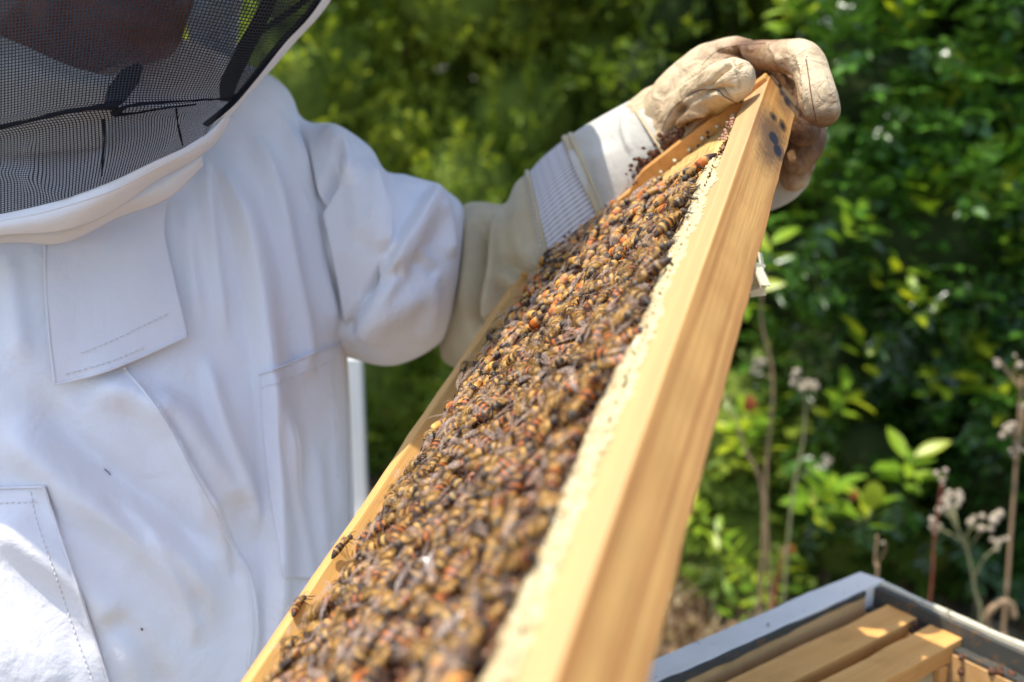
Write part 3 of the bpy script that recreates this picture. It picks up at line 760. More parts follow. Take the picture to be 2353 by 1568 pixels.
# jacket body
F_T = [  # ridge polylines: points, height in m, width left / right of travel (measured in the grid of the photograph)
    ([(281, 838), (335, 905), (392, 988), (443, 1088), (492, 1175), (532, 1258), (566, 1321), (580, 1432), (568, 1560), (560, 1640)], .0042, 46, 7),
    ([(470, 330), (520, 450), (556, 600), (585, 800), (602, 1000), (608, 1250), (604, 1450), (600, 1640)], .011, 10, 60),
    ([(560, 270), (620, 420), (655, 600), (690, 780), (700, 900)], .005, 22, 30),
    ([(470, 330), (480, 480), (500, 650), (520, 800)], .0035, 26, 20),
    ([(430, 450), (440, 600), (462, 760)], .002, 22, 20),
    ([(640, 240), (690, 400), (715, 560), (745, 700), (780, 800)], .007, 18, 46),
    ([(470, 800), (500, 950), (560, 1120), (600, 1250)], .0045, 22, 30),
    ([(330, 900), (420, 950), (500, 1080), (560, 1180)], .0055, 40, 34),
    ([(180, 910), (300, 905), (400, 985), (470, 1120), (530, 1280)], .006, 50, 45),
    ([(0, 960), (80, 1040), (200, 1150), (330, 1230), (440, 1330), (500, 1480)], .008, 60, 60),
    ([(60, 880), (160, 1010), (280, 1110), (400, 1200), (500, 1290)], -.006, 38, 45),
    ([(230, 1120), (320, 1220), (420, 1330), (470, 1450)], -.003, 20, 22),
    ([(-60, 1180), (60, 1240), (180, 1330), (290, 1450), (400, 1640)], .007, 60, 70),
    ([(240, 1400), (330, 1490), (390, 1640)], -.006, 40, 40),
    ([(330, 1210), (380, 1290), (430, 1400), (450, 1500)], .003, 18, 24),
    ([(480, 1150), (520, 1250), (545, 1350)], -.0025, 12, 14),
    ([(390, 1000), (440, 1120), (470, 1230)], .0022, 12, 14),
    ([(20, 560), (40, 700), (60, 850)], .0025, 30, 30),
    ([(640, 900), (650, 1100), (690, 1300), (700, 1500)], .005, 26, 34),
    ([(720, 1000), (735, 1180), (750, 1350)], .003, 18, 20),
    ([(770, 880), (775, 1060), (790, 1220)], .003, 14, 18),
    ([(600, 900), (640, 1120), (680, 1260), (690, 1420)], -.004, 18, 18)]
T_R = [(-330, 40, 330, 60, .72, .04), (-430, 110, 470, 110, .73, .055), (-470, 200, 640, 190, .745, .075), (-500, 330, 690, 300, .75, .105),
       (-530, 520, 735, 470, .75, .13), (-560, 800, 786, 790, .755, .15), (-580, 1100, 802, 1090, .76, .165), (-590, 1350, 806, 1330, .765, .182),
       (-600, 1640, 800, 1600, .77, .192), (-610, 1950, 820, 1900, .79, .16), (-600, 2350, 840, 2300, .82, .15)]
def crumple(px, py):
    p = np.column_stack([px, py * .55]); return (np.abs(vnoise(p, .022, 12, 2)) - .3) * .0016 + vnoise(np.column_stack([px + py * .5, py * .25]), .011, 4, 2) * .0018
F_T = [(p_, a_ * 1.9, l_ * .8, r_ * .8) for p_, a_, l_, r_ in F_T]
jacket = part(ring_tube('jacket', T_R, M['jacket'], None, nu=520, nv=400, folds=F_T, exp=.85, bulge=crumple))
bpy.context.view_layer.update()
def bvh_of(o):
    me = o.data; n = len(me.vertices); V = np.empty(n * 3, np.float32); me.vertices.foreach_get('co', V); V = V.reshape(-1, 3)
    Pq = [tuple(p.vertices) for p in me.polygons]; return BVHTree.FromPolygons([tuple(v) for v in V.tolist()], Pq)
JB = bvh_of(jacket)
def onto(px, py, off, bv=None, default=.6):
    w = P(px, py, 1.0) - CAM; w /= np.linalg.norm(w)
    h = (bv or JB).ray_cast(Vector(CAM), Vector(w))
    if h[0] is None: return P(px, py, default)
    return np.array(h[0]) - w * off
def drape(name, quad, nu, nv, off, mat, parent, thick=.0012, curl=None, avg=1):
    """quad: rows of (px,py) control points; laid on the jacket at a small offset"""
    G = np.array(quad, float); A = np.stack([catmull(r, nu) for r in G], 0); B = np.stack([catmull(A[:, i], nv) for i in range(nu)], 0)
    V = np.array([[onto(B[i, j, 0], B[i, j, 1], off + (curl(i / (nu - 1), j / (nv - 1)) if curl else 0)) for j in range(nv)] for i in range(nu)])
    for _ in range(avg):   # a stiffer cloth bridges the small creases below
        V[1:-1, 1:-1] = (V[:-2, 1:-1] + V[2:, 1:-1] + V[1:-1, :-2] + V[1:-1, 2:] + V[1:-1, 1:-1]) / 5
    V = V.reshape(-1, 3); Fq = grid_faces(nu, nv); n = vnormals(V, Fq)
    if ((n * (CAM - V)).sum(1)).mean() < 0: Fq = Fq[:, ::-1].copy()
    o = mesh(name, V, Fq, mat, parent)
    m = o.modifiers.new('solid', 'SOLIDIFY'); m.thickness = thick; m.offset = -1
    return o
def stitch(name, pts, off, parent, r=.00035, dash=9, gap=5, n=None, mat='thread'):
    c = catmull(np.array(pts, float), 200); L_ = np.concatenate([[0], np.cumsum(np.linalg.norm(np.diff(c, axis=0), axis=1))])
    lst = []; s = 0
    while s < L_[-1]:
        q = [np.array([np.interp(x, L_, c[:, 0]), np.interp(x, L_, c[:, 1])]) for x in (s, min(s + dash / 2, L_[-1]), min(s + dash, L_[-1]))]
        lst.append(([onto(a[0], a[1], off) for a in q], r)); s += dash + gap
    return tube_obj(name, lst, M[mat], parent, k=4)
def piping(name, pts, off, r, mat, parent, n=40):
    c = catmull(np.array(pts, float), n); return tube_obj(name, [([onto(a[0], a[1], off) for a in c], r)], mat, parent, k=6)

flap = drape('collar_flap', [[(105, 500), (180, 486), (290, 462), (388, 440)], [(103, 590), (190, 578), (290, 560), (378, 530)],
                             [(110, 700), (200, 682), (300, 655), (398, 625)], [(127, 884), (230, 858), (330, 818), (432, 772)]], 70, 80, .0075, M['flap'], jacket, .0016, avg=45,
             curl=lambda u, v: .0022 * math.sin(u * 9 + v * 3) * (1 - v) * v * 2 + .002 * v)
piping('flap_piping', [(103, 560), (105, 650), (113, 770), (127, 884)], .0095, .0008, M['flap'], flap)
piping('flap_piping', [(127, 884), (230, 858), (330, 818), (432, 772)], .0098, .0008, M['flap'], flap)
stitch('stitching', [(185, 812), (260, 782), (330, 748), (385, 722)], .0102, flap)
stitch('stitching', [(150, 860), (250, 832), (330, 800)], .0104, flap)
pk = drape('chest_pocket', [[(596, 860), (650, 842), (720, 812), (794, 789)], [(605, 1010), (660, 1000), (730, 980), (799, 960)],
                            [(625, 1180), (680, 1170), (740, 1160), (803, 1150)], [(655, 1330), (700, 1330), (750, 1330), (804, 1330)]], 50, 70, .004, M['pocket'], jacket, .0012, avg=5)
piping('pocket_hem', [(596, 860), (650, 842), (720, 812), (794, 789)], .0048, .0008, M['pocket'], pk)
stitch('stitching', [(600, 892), (650, 876), (720, 848), (765, 828)], .0048, pk)
stitch('stitching', [(765, 800), (770, 950), (778, 1100)], .0048, pk)
pk2 = drape('hip_pocket', [[(-120, 1125), (-40, 1124), (30, 1121), (101, 1119)], [(-120, 1260), (-20, 1262), (80, 1262), (148, 1262)],
                           [(-120, 1400), (0, 1410), (110, 1412), (198, 1410)], [(-120, 1640), (20, 1640), (160, 1640), (266, 1630)]], 60, 80, .0035, M['jacket'], jacket, .0012, avg=3)
piping('pocket_hem', [(-100, 1124), (0, 1122), (101, 1119)], .0043, .0007, M['jacket'], pk2)
piping('pocket_seam', [(101, 1119), (148, 1262), (198, 1410), (250, 1570), (266, 1630)], .0045, .0008, M['flap'], pk2)
stitch('stitching', [(-60, 1160), (20, 1156), (85, 1153)], .0042, pk2)
stitch('stitching', [(70, 1130), (85, 1200), (130, 1330), (170, 1450), (210, 1560)], .0042, pk2)
piping('placket_edge', [(281, 842), (335, 905), (392, 988), (443, 1088), (492, 1175), (532, 1258), (566, 1321), (580, 1432), (570, 1540)], .0004, .0009, M['jacket'], jacket, 60)
tube_obj('zip_pull', [([onto(283, 838, .003), onto(288, 852, .003)], .0012)], M['flap'], jacket)
tube_obj('grass_speck', [([onto(240, 1078, .0006), onto(250, 1086, .001), onto(254, 1092, .0006)], .0003)], M['bark'], jacket, k=4)
tube_obj('dirt_speck', [([onto(325, 1444, .0006), onto(327, 1449, .0008)], .0005)], M['bark'], jacket, k=4)

# legs of the suit, mostly hidden, down to the ground
for sx in (-.12, .13):
    q = P(150, 2200, .82); zt = float(q[2])
    V, Fc = [], []
    tube(V, Fc, catmull([(q[0] + sx, q[1] + .02, zt + .06), (q[0] + sx * 1.05, q[1] + .02, zt * .5), (q[0] + sx * 1.15, q[1] + .02, .09)], 14), np.linspace(.125, .075, 14), 20)
    part(mesh('trouser_leg', V, Fc, M['jacket']))
    Vb, Fb = [], []; tube(Vb, Fb, catmull([(q[0] + sx * 1.15, q[1] + .08, .055), (q[0] + sx * 1.2, q[1] - .02, .055), (q[0] + sx * 1.3 + .01, q[1] - .16, .04)], 8), [.05, .06, .06, .055, .052, .05, .045, .03], 12)
    part(mesh('boot', Vb, Fb, M['black_cloth']))

# near sleeve
F_S = [
    ([(862, 350), (874, 440), (882, 520), (893, 590)], .008, 34, 20),
    ([(780, 330), (776, 399), (750, 450), (723, 505), (726, 586), (745, 680), (770, 760)], -.010, 18, 10),
    ([(735, 290), (780, 325), (800, 380), (806, 440)], .006, 30, 16),
    ([(905, 410), (990, 438), (950, 512), (905, 590), (860, 670), (815, 735), (792, 775)], .013, 12, 42),
    ([(893, 590), (850, 672), (812, 735), (790, 778)], -.012, 12, 26),
    ([(800, 360), (822, 450), (830, 560)], .0025, 26, 30),
    ([(1000, 470), (1030, 520), (1035, 600)], .004, 22, 18),
    ([(820, 800), (870, 740), (920, 700), (990, 640)], .006, 40, 30),
    ([(930, 600), (970, 610), (1000, 640)], -.004, 18, 18),
    ([(960, 560), (985, 640), (990, 740), (960, 800)], .004, 26, 22),
    ([(820, 700), (880, 640), (925, 620)], -.004, 16, 20),
    ([(650, 200), (690, 300), (712, 420), (742, 560), (765, 700), (790, 790)], -.014, 14, 9)]
S_R = [(560, 215, 560, 700, .82, .07), (640, 200, 650, 780, .80, .085), (700, 283, 735, 820, .79, .09), (775, 296, 800, 822, .785, .092), (850, 345, 860, 838, .78, .094), (885, 398, 905, 840, .78, .09),
       (935, 408, 950, 826, .785, .088), (1000, 432, 992, 803, .79, .08), (1050, 460, 1022, 775, .795, .07), (1066, 490, 1042, 722, .80, .06), (1062, 530, 1046, 690, .81, .05), (1040, 560, 1030, 660, .82, .04)]
F_S = [(p_, a_ * 1.3, l_ * .9, r_ * .9) for p_, a_, l_, r_ in F_S]
def crs(px, py):
    return vnoise(np.column_stack([px * .7 + py * .4, py * .5 - px * .3]), .02, 8, 3) * .0032
sleeve = part(ring_tube('sleeve', S_R, M['jacket'], None, nu=300, nv=300, folds=F_S, exp=.95, bulge=crs))

# gauntlet of the glove
F_G = [(p_, a_ * 1.5, l_, r_) for p_, a_, l_, r_ in [
    ([(1108, 490), (1112, 600), (1095, 700), (1100, 790)], -.010, 16, 16),
    ([(1150, 470), (1130, 600), (1112, 700), (1125, 740)], .008, 14, 30),
    ([(1080, 480), (1082, 600), (1062, 740)], .004, 16, 18),
    ([(1150, 590), (1210, 650), (1260, 720)], -.005, 16, 20),
    ([(1140, 640), (1190, 720), (1230, 770)], -.005, 14, 20),
    ([(1210, 560), (1255, 620), (1300, 680)], .003, 16, 16),
    ([(1185, 450), (1195, 560), (1240, 640)], .003, 22, 22),
    ([(1300, 320), (1330, 400), (1352, 500), (1345, 560)], .0035, 10, 14),
    ([(1370, 330), (1400, 420), (1420, 500)], .003, 30, 40),
    ([(1440, 260), (1436, 300), (1455, 360)], .0015, 6, 6)]]
axis0 = [(1020, 520, 1010, 770, .83, .035), (1045, 490, 1012, 790, .82, .045), (1072, 468, 1022, 830, .81, .052), (1110, 466, 1075, 850, .80, .058), (1160, 470, 1150, 830, .795, .062)]
G1 = axis0 + [(1185, 425, 1230, 800, .79, .064), (1215, 398, 1300, 760, .785, .064)]
G2 = [(1205, 404, 1285, 768, .785, .0635), (1215, 398, 1300, 760, .785, .064), (1250, 362, 1370, 710, .775, .063), (1300, 322, 1450, 650, .762, .061), (1310, 317, 1462, 640, .76, .0605)]
G3 = [(1298, 322, 1448, 650, .762, .062), (1310, 314, 1464, 642, .76, .063), (1350, 288, 1520, 600, .745, .061), (1420, 250, 1610, 560, .725, .058), (1470, 228, 1660, 530, .708, .052), (1500, 236, 1680, 500, .70, .040), (1520, 262, 1680, 470, .70, .028)]
gaunt = part(ring_tube('gauntlet', G1, M['canvas'], None, nu=220, nv=150, folds=F_G, wob=.0012, wscale=45))
knit = part(ring_tube('mesh_band', G2, M['knit'], None, nu=180, nv=60, wob=.0008, wscale=40, uvs=(1, 1)), gaunt)
cuffw = part(ring_tube('canvas_cuff', G3, M['canvas_white'], None, nu=220, nv=120, folds=F_G, wob=.0015, wscale=35), gaunt)
def hem(name, a, b, d, rd, mat, parent, r=.002):
    c = P([a[0], b[0]], [a[1], b[1]], [d, d]); mid = c.mean(0); u = (c[0] - c[1]) / 2; v = CAM - mid; v /= np.linalg.norm(v); un = u / np.linalg.norm(u); v = v - un * (v @ un); v /= np.linalg.norm(v)
    pts = [mid + u * math.cos(t) + v * math.sin(t) * rd for t in np.linspace(0, math.pi, 40)]
    return tube_obj(name, [(pts, r)], mat, parent)
hem('hem_seam', (1300, 320), (1450, 650), .762, .0625, M['canvas'], gaunt, .0030)
hem('hem_seam', (1312, 313), (1466, 642), .7595, .064, M['canvas'], gaunt, .0024)
hem('hem_seam', (1212, 398), (1296, 762), .7855, .0645, M['canvas'], gaunt, .0022)
hem('hem_seam', (1448, 236), (1650, 545), .712, .056, M['canvas'], gaunt, .0012)

# gloved hand
def gp(px, py, d, r): return (*P(px, py, d), r)
chains = [
    [gp(1505, 305, .708, .031), gp(1545, 300, .70, .036), gp(1590, 330, .72, .040), gp(1640, 350, .73, .042)],                                   # wrist
    [gp(1560, 262, .680, .027), gp(1600, 215, .670, .026), gp(1650, 175, .660, .024), gp(1690, 150, .650, .019)],          # back of hand to first knuckle
    [gp(1600, 330, .73, .038), gp(1700, 330, .715, .032), gp(1790, 330, .70, .028)],                                  # palm behind the frame
    [gp(1556, 285, .668, .018), gp(1588, 250, .652, .0165), gp(1622, 222, .630, .0150), gp(1655, 198, .605, .0140), gp(1680, 188, .592, .0138), gp(1692, 183, .588, .0122)],   # thumb
    [gp(1570, 300, .69, .020), gp(1600, 280, .675, .016), gp(1628, 258, .660, .013)],                                     # thumb base wrinkle
    [gp(1655, 165, .655, .019), gp(1692, 128, .640, .0092), gp(1740, 128, .628, .0098), gp(1800, 128, .610, .0104), gp(1843, 136, .598, .0116), gp(1864, 165, .592, .0112), gp(1876, 215, .585, .0116), gp(1886, 246, .584, .0108), gp(1890, 254, .584, .0100)],    # index finger
    [gp(1650, 185, .665, .019), gp(1710, 150, .662, .0115), gp(1770, 150, .660, .0115), gp(1828, 190, .65, .0125), gp(1850, 250, .648, .0125), gp(1848, 300, .650, .0115)],       # middle finger
    [gp(1700, 230, .69, .018), gp(1790, 220, .685, .0125), gp(1845, 280, .672, .0135), gp(1855, 330, .668, .0125), gp(1838, 368, .670, .0105)],        # ring finger
    [gp(1700, 300, .70, .018), gp(1790, 300, .695, .0125), gp(1835, 350, .69, .0125), gp(1825, 405, .688, .0105)],                      # little finger
]
F_H = [(p_, a_ * 2.6, l_ * .85, r_ * .85) for p_, a_, l_, r_ in [
    ([(1570, 246), (1620, 214), (1660, 206), (1700, 210)], -.0016, 10, 10), ([(1616, 206), (1650, 170), (1686, 143)], -.0020, 7, 9),
    ([(1540, 292), (1590, 262), (1640, 258)], .0022, 8, 8), ([(1556, 318), (1600, 298), (1636, 300)], .0020, 8, 8),
    ([(1530, 330), (1556, 270), (1580, 240)], -.0020, 8, 10), ([(1560, 232), (1610, 202), (1640, 198)], -.0012, 6, 6),
    ([(1604, 216), (1650, 214), (1690, 240)], -.0014, 3, 5),
    ([(1684, 100), (1690, 130), (1712, 160)], -.0030, 8, 8), ([(1640, 112), (1670, 118), (1690, 132)], -.0018, 5, 6),
    ([(1780, 118), (1800, 160), (1830, 196)], .0012, 6, 6), ([(1828, 120), (1845, 170), (1852, 240), (1862, 285)], .0010, 3, 3),
    ([(1690, 160), (1700, 185), (1698, 215)], -.0008, 4, 4), ([(1500, 300), (1540, 330), (1570, 350)], .0018, 6, 6), ([(1560, 210), (1600, 170), (1640, 140)], .001, 14, 14), ([(1560, 300), (1610, 276), (1650, 262)], -.0022, 5, 5)]]
glove = remesh_blobs('glove', chains, M['glove'], None, voxel=.0012, smooth_it=6, folds=F_H, disp=lambda V: vnoise(V, 130, 3, 3) * .0009 + np.abs(vnoise(V, 60, 13, 2)) * .0012 - .0006)
part(glove)
def glove_attr(o):
    me = o.data; n = len(me.vertices); V = np.empty(n * 3, np.float32); me.vertices.foreach_get('co', V); V = V.reshape(-1, 3).astype(float)
    def spot(px, py, d, r): return np.exp(-(np.linalg.norm(V - P(px, py, d), axis=1) / r) ** 2)
    dirt = .17 + .7 * spot(1835, 300, .63, .020) + .35 * spot(1720, 110, .63, .015) + .4 * spot(1640, 130, .65, .010) + .8 * spot(1895, 285, .585, .016) + .75 * spot(1760, 135, .63, .022) + .7 * spot(1850, 340, .67, .035) + .45 * spot(1570, 300, .64, .022) + .5 * spot(1640, 265, .63, .012) + .35 * spot(1815, 160, .61, .016) + .55 * spot(1770, 240, .66, .03) + .25 * spot(1690, 215, .6, .010)
    soot = .9 * spot(1818, 130, .599, .0055) + .8 * spot(1832, 152, .59, .004) + .5 * spot(1842, 190, .58, .006)
    for k_, v_ in (('dirt', dirt), ('soot', soot)):
        a = me.attributes.new(k_, 'FLOAT', 'POINT'); a.data.foreach_set('value', v_.astype(np.float32))
glove_attr(glove)
GB = bvh_of(glove)
def gl_line(name, pts, r, mat, off=.0002, n=30):
    c = catmull(np.array(pts, float), n); q = [onto(a[0], a[1], off, GB, .6) for a in c]
    return tube_obj(name, [(q, r)], mat, glove, k=5)
gl_line('seam', [(1852, 135), (1858, 175), (1866, 230), (1876, 280)], .0004, M['seam_thread'], 0)
gl_line('seam', [(1556, 240), (1590, 214), (1622, 206), (1650, 208), (1664, 222), (1690, 236)], .0004, M['seam_thread'], 0)
gl_line('seam', [(1612, 150), (1650, 116), (1700, 104), (1760, 100)], .0003, M['seam_thread'], 0)
gl_line('seam', [(1520, 300), (1540, 258), (1556, 240)], .0003, M['seam_thread'], 0)
# wrist flap of the leather palm showing below the frame bar
fl = patch('palm_cuff', [[(1690, 330, .72), (1760, 350, .70), (1850, 330, .685), (1895, 285, .675)], [(1700, 390, .72), (1770, 400, .70), (1845, 385, .685), (1880, 350, .678)],
                         [(1700, 440, .72), (1765, 440, .705), (1830, 420, .69), (1868, 392, .683)], [(1700, 500, .725), (1770, 484, .71), (1820, 460, .70), (1856, 425, .692)]], M['canvas_white'], None, 50, 50, thick=.004, wob=.001)
part(fl, glove)
tag(glove, label='stained cream leather glove gripping the end of the frame')

# ---- head behind the veil
def hp(px, py, d, r): return (*P(px, py, d), r)
head_ch = [
    [hp(60, -420, .70, .085), hp(120, -300, .69, .088), hp(150, -200, .68, .08)],       # cranium
    [hp(140, -140, .67, .065), hp(190, -60, .66, .055), hp(215, -20, .655, .050)],      # face to jaw
    [hp(270, 0, .645, .040), hp(318, 38, .635, .030), hp(342, 62, .628, .022)],       # chin
    [hp(392, -10, .64, .016), hp(402, 10, .64, .012)],                              # lower lip
    [hp(392, -70, .64, .013), hp(396, -55, .64, .011)],                              # upper lip
    [hp(330, -230, .635, .018), hp(385, -160, .63, .012), hp(410, -125, .625, .012)],     # nose
    [hp(300, -270, .645, .028), hp(260, -150, .64, .030)],                             # brow, cheek
    [hp(-60, -180, .66, .014), hp(-50, -140, .66, .010)],                            # ear
    [hp(130, 20, .67, .050), hp(60, 100, .685, .055), hp(0, 220, .70, .06), hp(0, 330, .74, .09), hp(60, 520, .80, .11), hp(100, 900, .84, .12)],   # neck into chest
    [hp(0, 330, .76, .08), hp(300, 330, .80, .06), hp(560, 380, .815, .05), hp(800, 560, .80, .045), hp(1000, 640, .81, .032), hp(1110, 655, .81, .026), hp(1200, 590, .795, .026), hp(1400, 450, .755, .026), hp(1580, 350, .715, .022)],  # shoulder, arm, wrist
]
body = remesh_blobs('body', head_ch, M['skin'], None, voxel=.0032, smooth_it=6)
part(body)
for (px, py, d) in ((352, -235, .632), (300, -250, .622)):
    V, Fc = [], []; tube(V, Fc, [P(px, py, d) + np.array([0, -.009, 0]) * t for t in (0, .5, 1)], [.010, .011, .004], 12); part(mesh('eye', V, Fc, M['eye']))
# shirt collar in front of the neck
cl = patch('shirt_collar', [[(-200, 20, .60), (0, 80, .60), (140, 140, .60), (230, 170, .602), (290, 177, .606)], [(-200, 120, .59), (0, 150, .59), (140, 185, .592), (220, 205, .60), (278, 212, .61)],
                            [(-200, 240, .60), (0, 250, .60), (130, 255, .61), (200, 262, .62), (255, 268, .63)], [(-200, 360, .625), (0, 360, .625), (130, 350, .63), (200, 345, .64), (240, 340, .65)]], M['shirt'], None, 50, 40, thick=.0015, wob=.0015)
part(cl)

# ---- hood and veil
hood = part(patch('hood', [[(435, -420, .80), (520, -420, .82), (600, -430, .80), (680, -430, .76)], [(430, -200, .78), (480, -190, .82), (530, -190, .81), (590, -180, .76)],
                      [(432, -20, .77), (470, 20, .81), (510, 20, .80), (548, 20, .75)], [(440, 110, .75), (480, 150, .77), (510, 160, .76), (535, 170, .73)]], M['hoodcloth'], None, 50, 50, thick=.002, folds=[([(450, -100), (470, 60), (480, 160)], .004, 14, 14)]))
# hood crown, and an unseen brim added and widened to shade face and chest
crown = part(ring_tube('hood_crown', [(-330, -300, 560, -420, .68, .14), (-340, -450, 560, -520, .68, .15), (-330, -620, 520, -660, .69, .15), (-240, -780, 400, -790, .70, .12), (-80, -860, 240, -860, .70, .05), (60, -880, 120, -880, .70, .01)], M['jacket'], None, nu=90, nv=60), hood)
brim_V = []; bc = P(120, -330, .64)
for a in np.linspace(0, 2 * math.pi, 49)[:-1]:
    for r_ in (.02, .15, .265): brim_V.append(bc + np.array([math.cos(a) * r_ * 1.12, math.sin(a) * r_ * .80, .03 - max(0, r_ - .15) * .3 + .004 * math.sin(a * 5) * (r_ > .2)]))
brim = part(mesh('hood_shade_brim', brim_V, [(i * 3 + j, ((i + 1) % 48) * 3 + j, ((i + 1) % 48) * 3 + j + 1, i * 3 + j + 1) for i in range(48) for j in range(2)], M['jacket']), hood)
brim.modifiers.new('s', 'SOLIDIFY').thickness = .004

VR = [[(-330, 560, .60), (-150, 520, .575), (0, 492, .56), (130, 462, .548), (252, 418, .545), (360, 366, .555), (430, 335, .568), (475, 308, .58)],
      [(-330, 430, .60), (-150, 410, .57), (0, 385, .55), (130, 372, .538), (270, 335, .535), (380, 300, .548), (460, 270, .565), (508, 262, .585)],
      [(-330, 330, .595), (-150, 305, .565), (0, 287, .545), (130, 262, .532), (270, 248, .53), (390, 240, .545), (490, 228, .57), (545, 222, .595)],
      [(-330, 180, .58), (-150, 160, .55), (0, 150, .535), (140, 130, .525), (290, 115, .525), (430, 130, .545), (545, 150, .58), (612, 142, .61)],
      [(-330, -20, .57), (-150, -20, .54), (0, -30, .525), (150, -40, .518), (320, -40, .52), (490, -20, .545), (640, 0, .59), (735, -6, .63)],
      [(-330, -250, .565), (-150, -250, .54), (0, -250, .525), (170, -250, .52), (350, -250, .525), (560, -240, .56), (740, -230, .61), (860, -230, .65)],
      [(-330, -460, .57), (-150, -460, .545), (0, -470, .535), (180, -470, .53), (380, -470, .54), (620, -460, .58), (820, -450, .63), (960, -450, .67)]]
def veil_fold(amp): return [([(-200, 330), (0, 290), (130, 264), (270, 246), (400, 240), (545, 226)], amp, 16, 10), ([(-100, 400), (60, 400), (120, 440), (180, 450)], amp * .3, 14, 14),
                            ([(240, 430), (250, 350), (262, 290)], amp * .25, 9, 9), ([(360, 360), (400, 300), (430, 250)], amp * .2, 9, 9), ([(60, 450), (80, 380), (60, 320)], amp * .3, 16, 16)]
veil = part(patch('veil', VR, m_veil('veil_netting', 122, 132), None, 150, 190, folds=veil_fold(.007), wob=.0008, wscale=60))
# the seam across the net, straps and bindings
VB = bvh_of(veil)
def vline(name, pts, r, mat, off=.0, n=40, bv=None, parent=None):
    c = catmull(np.array([p[:2] for p in pts], float), n)
    q = [onto(a[0], a[1], off, bv or VB, .58) for a in c]; rr = r if np.isscalar(r) else np.interp(np.linspace(0, 1, n), np.linspace(0, 1, len(r)), r)
    return tube_obj(name, [(q, rr)], mat, parent or veil, k=6)
vline('veil_seam', [(-250, 345), (0, 292), (60, 280), (130, 262), (200, 250), (270, 243)], [.0006, .0013, .0008, .0012, .0011, .0020], M['black_cloth'])
vline('veil_seam', [(262, 262), (290, 246), (340, 238), (430, 232), (540, 226)], [.0022, .0008, .0011, .0006, .0006], M['black_cloth'])
vline('veil_seam', [(262, 262), (300, 262), (370, 250), (450, 240)], [.0016, .0006, .0006, .0005], M['black_cloth'])
vline('veil_pleat', [(236, 275), (240, 320), (236, 365), (234, 405)], [.0010, .0004, .0006, .0004], M['black_cloth'])
vline('veil_pleat', [(405, 250), (408, 280), (414, 310), (420, 335)], [.0006, .0004, .0008, .0004], M['black_cloth'])
def strap(name, pts, w, mat, parent):
    c = catmull(np.array(pts, float), 30); q = P(c[:, 0], c[:, 1], c[:, 2]); t = np.gradient(q, axis=0); v = CAM - q; s_ = np.cross(t, v); s_ /= np.linalg.norm(s_, axis=1, keepdims=True)
    ww = np.interp(np.linspace(0, 1, 30), np.linspace(0, 1, len(w)), w)[:, None]
    V = np.stack([q - s_ * ww, q + s_ * ww], 1).reshape(-1, 3); o = mesh(name, V, [(2 * i, 2 * i + 1, 2 * i + 3, 2 * i + 2) for i in range(29)], mat, parent)
    o.modifiers.new('s', 'SOLIDIFY').thickness = .0015; return o
strap('veil_strap', [(522, 232, .60), (526, 190, .602), (560, 120, .61), (600, 40, .625), (660, -90, .64)], [.0040, .0050, .0048, .0045, .005], M['black_cloth'], veil)
strap('veil_strap', [(600, 72, .63), (640, 45, .645), (690, 10, .65), (760, -50, .66)], [.0015, .0018, .002, .002], M['black_cloth'], veil)
strap('under_chin_strip', [(250, 246, .585), (270, 215, .59), (300, 175, .60), (325, 150, .61)], [.003, .006, .006, .002], M['black_cloth'], veil)  # black strip filling the dark area under the chin
# second layer of net on the far side of the hood
part(patch('veil_side', [[(535, 235, .62), (575, 200, .65), (600, 175, .68)], [(560, 120, .64), (620, 100, .67), (655, 88, .70)], [(600, 0, .66), (680, -10, .69), (735, -12, .72)],
                         [(700, -300, .70), (800, -300, .73), (900, -300, .76)]], m_veil('far_veil_netting', 30, 60), None, 30, 50, wob=.001), hood)
# black binding and white rim along the edge of the face opening
bd = np.array([(475, 322, .5785), (472, 288, .581), (505, 262, .585), (540, 230, .594), (591, 169, .608), (648, 97, .620), (731, 0, .632), (860, -230, .652), (960, -450, .672)])
def strip3(name, a, b, mat, parent, n=90, thick=.002, bulge=.004, m=14):
    A = catmull(np.array(a, float), n); B = catmull(np.array(b, float), n); V = []
    for i in range(n):
        p, q = P(*A[i]), P(*B[i]); w_ = np.linalg.norm(p - q); c = CAM - (p + q) / 2; c /= np.linalg.norm(c)
        for j in range(m):
            t = j / (m - 1); V.append(p * (1 - t) + q * t + c * math.sin(math.pi * t) * bulge)
    V = np.array(V); Fq = grid_faces(n, m); nn = vnormals(V, Fq)
    if ((nn * (CAM - V)).sum(1)).mean() < 0: Fq = Fq[:, ::-1].copy()
    V = V + (vnoise(V, 70, 4, 3) * .0007)[:, None] * (CAM - V.mean(0)) / np.linalg.norm(CAM - V.mean(0))
    o = mesh(name, V, Fq, mat, parent); o.modifiers.new('s', 'SOLIDIFY').thickness = thick; return o
w_in = bd.copy(); w_in[:, :2] += [[-4, 2]] + [[-7, -4]] * 8
strip3('black_binding', w_in[1:], (bd + [6, 4, 0])[1:], M['black_cloth'], veil, bulge=.0012, m=6, thick=.001)
rim_out = [(500, 322, .60), (524, 276, .60), (548, 246, .608), (592, 196, .622), (614, 172, .63), (680, 96, .64), (762, 0, .65), (900, -230, .67), (1000, -450, .69)]
rim = part(strip3('hood_rim', [(478, 330, .582), (476, 292, .584), (510, 266, .588), (544, 234, .597), (595, 172, .611), (652, 100, .623), (735, 0, .635), (864, -230, .655), (964, -450, .675)], rim_out, M['band'], None, bulge=.003))
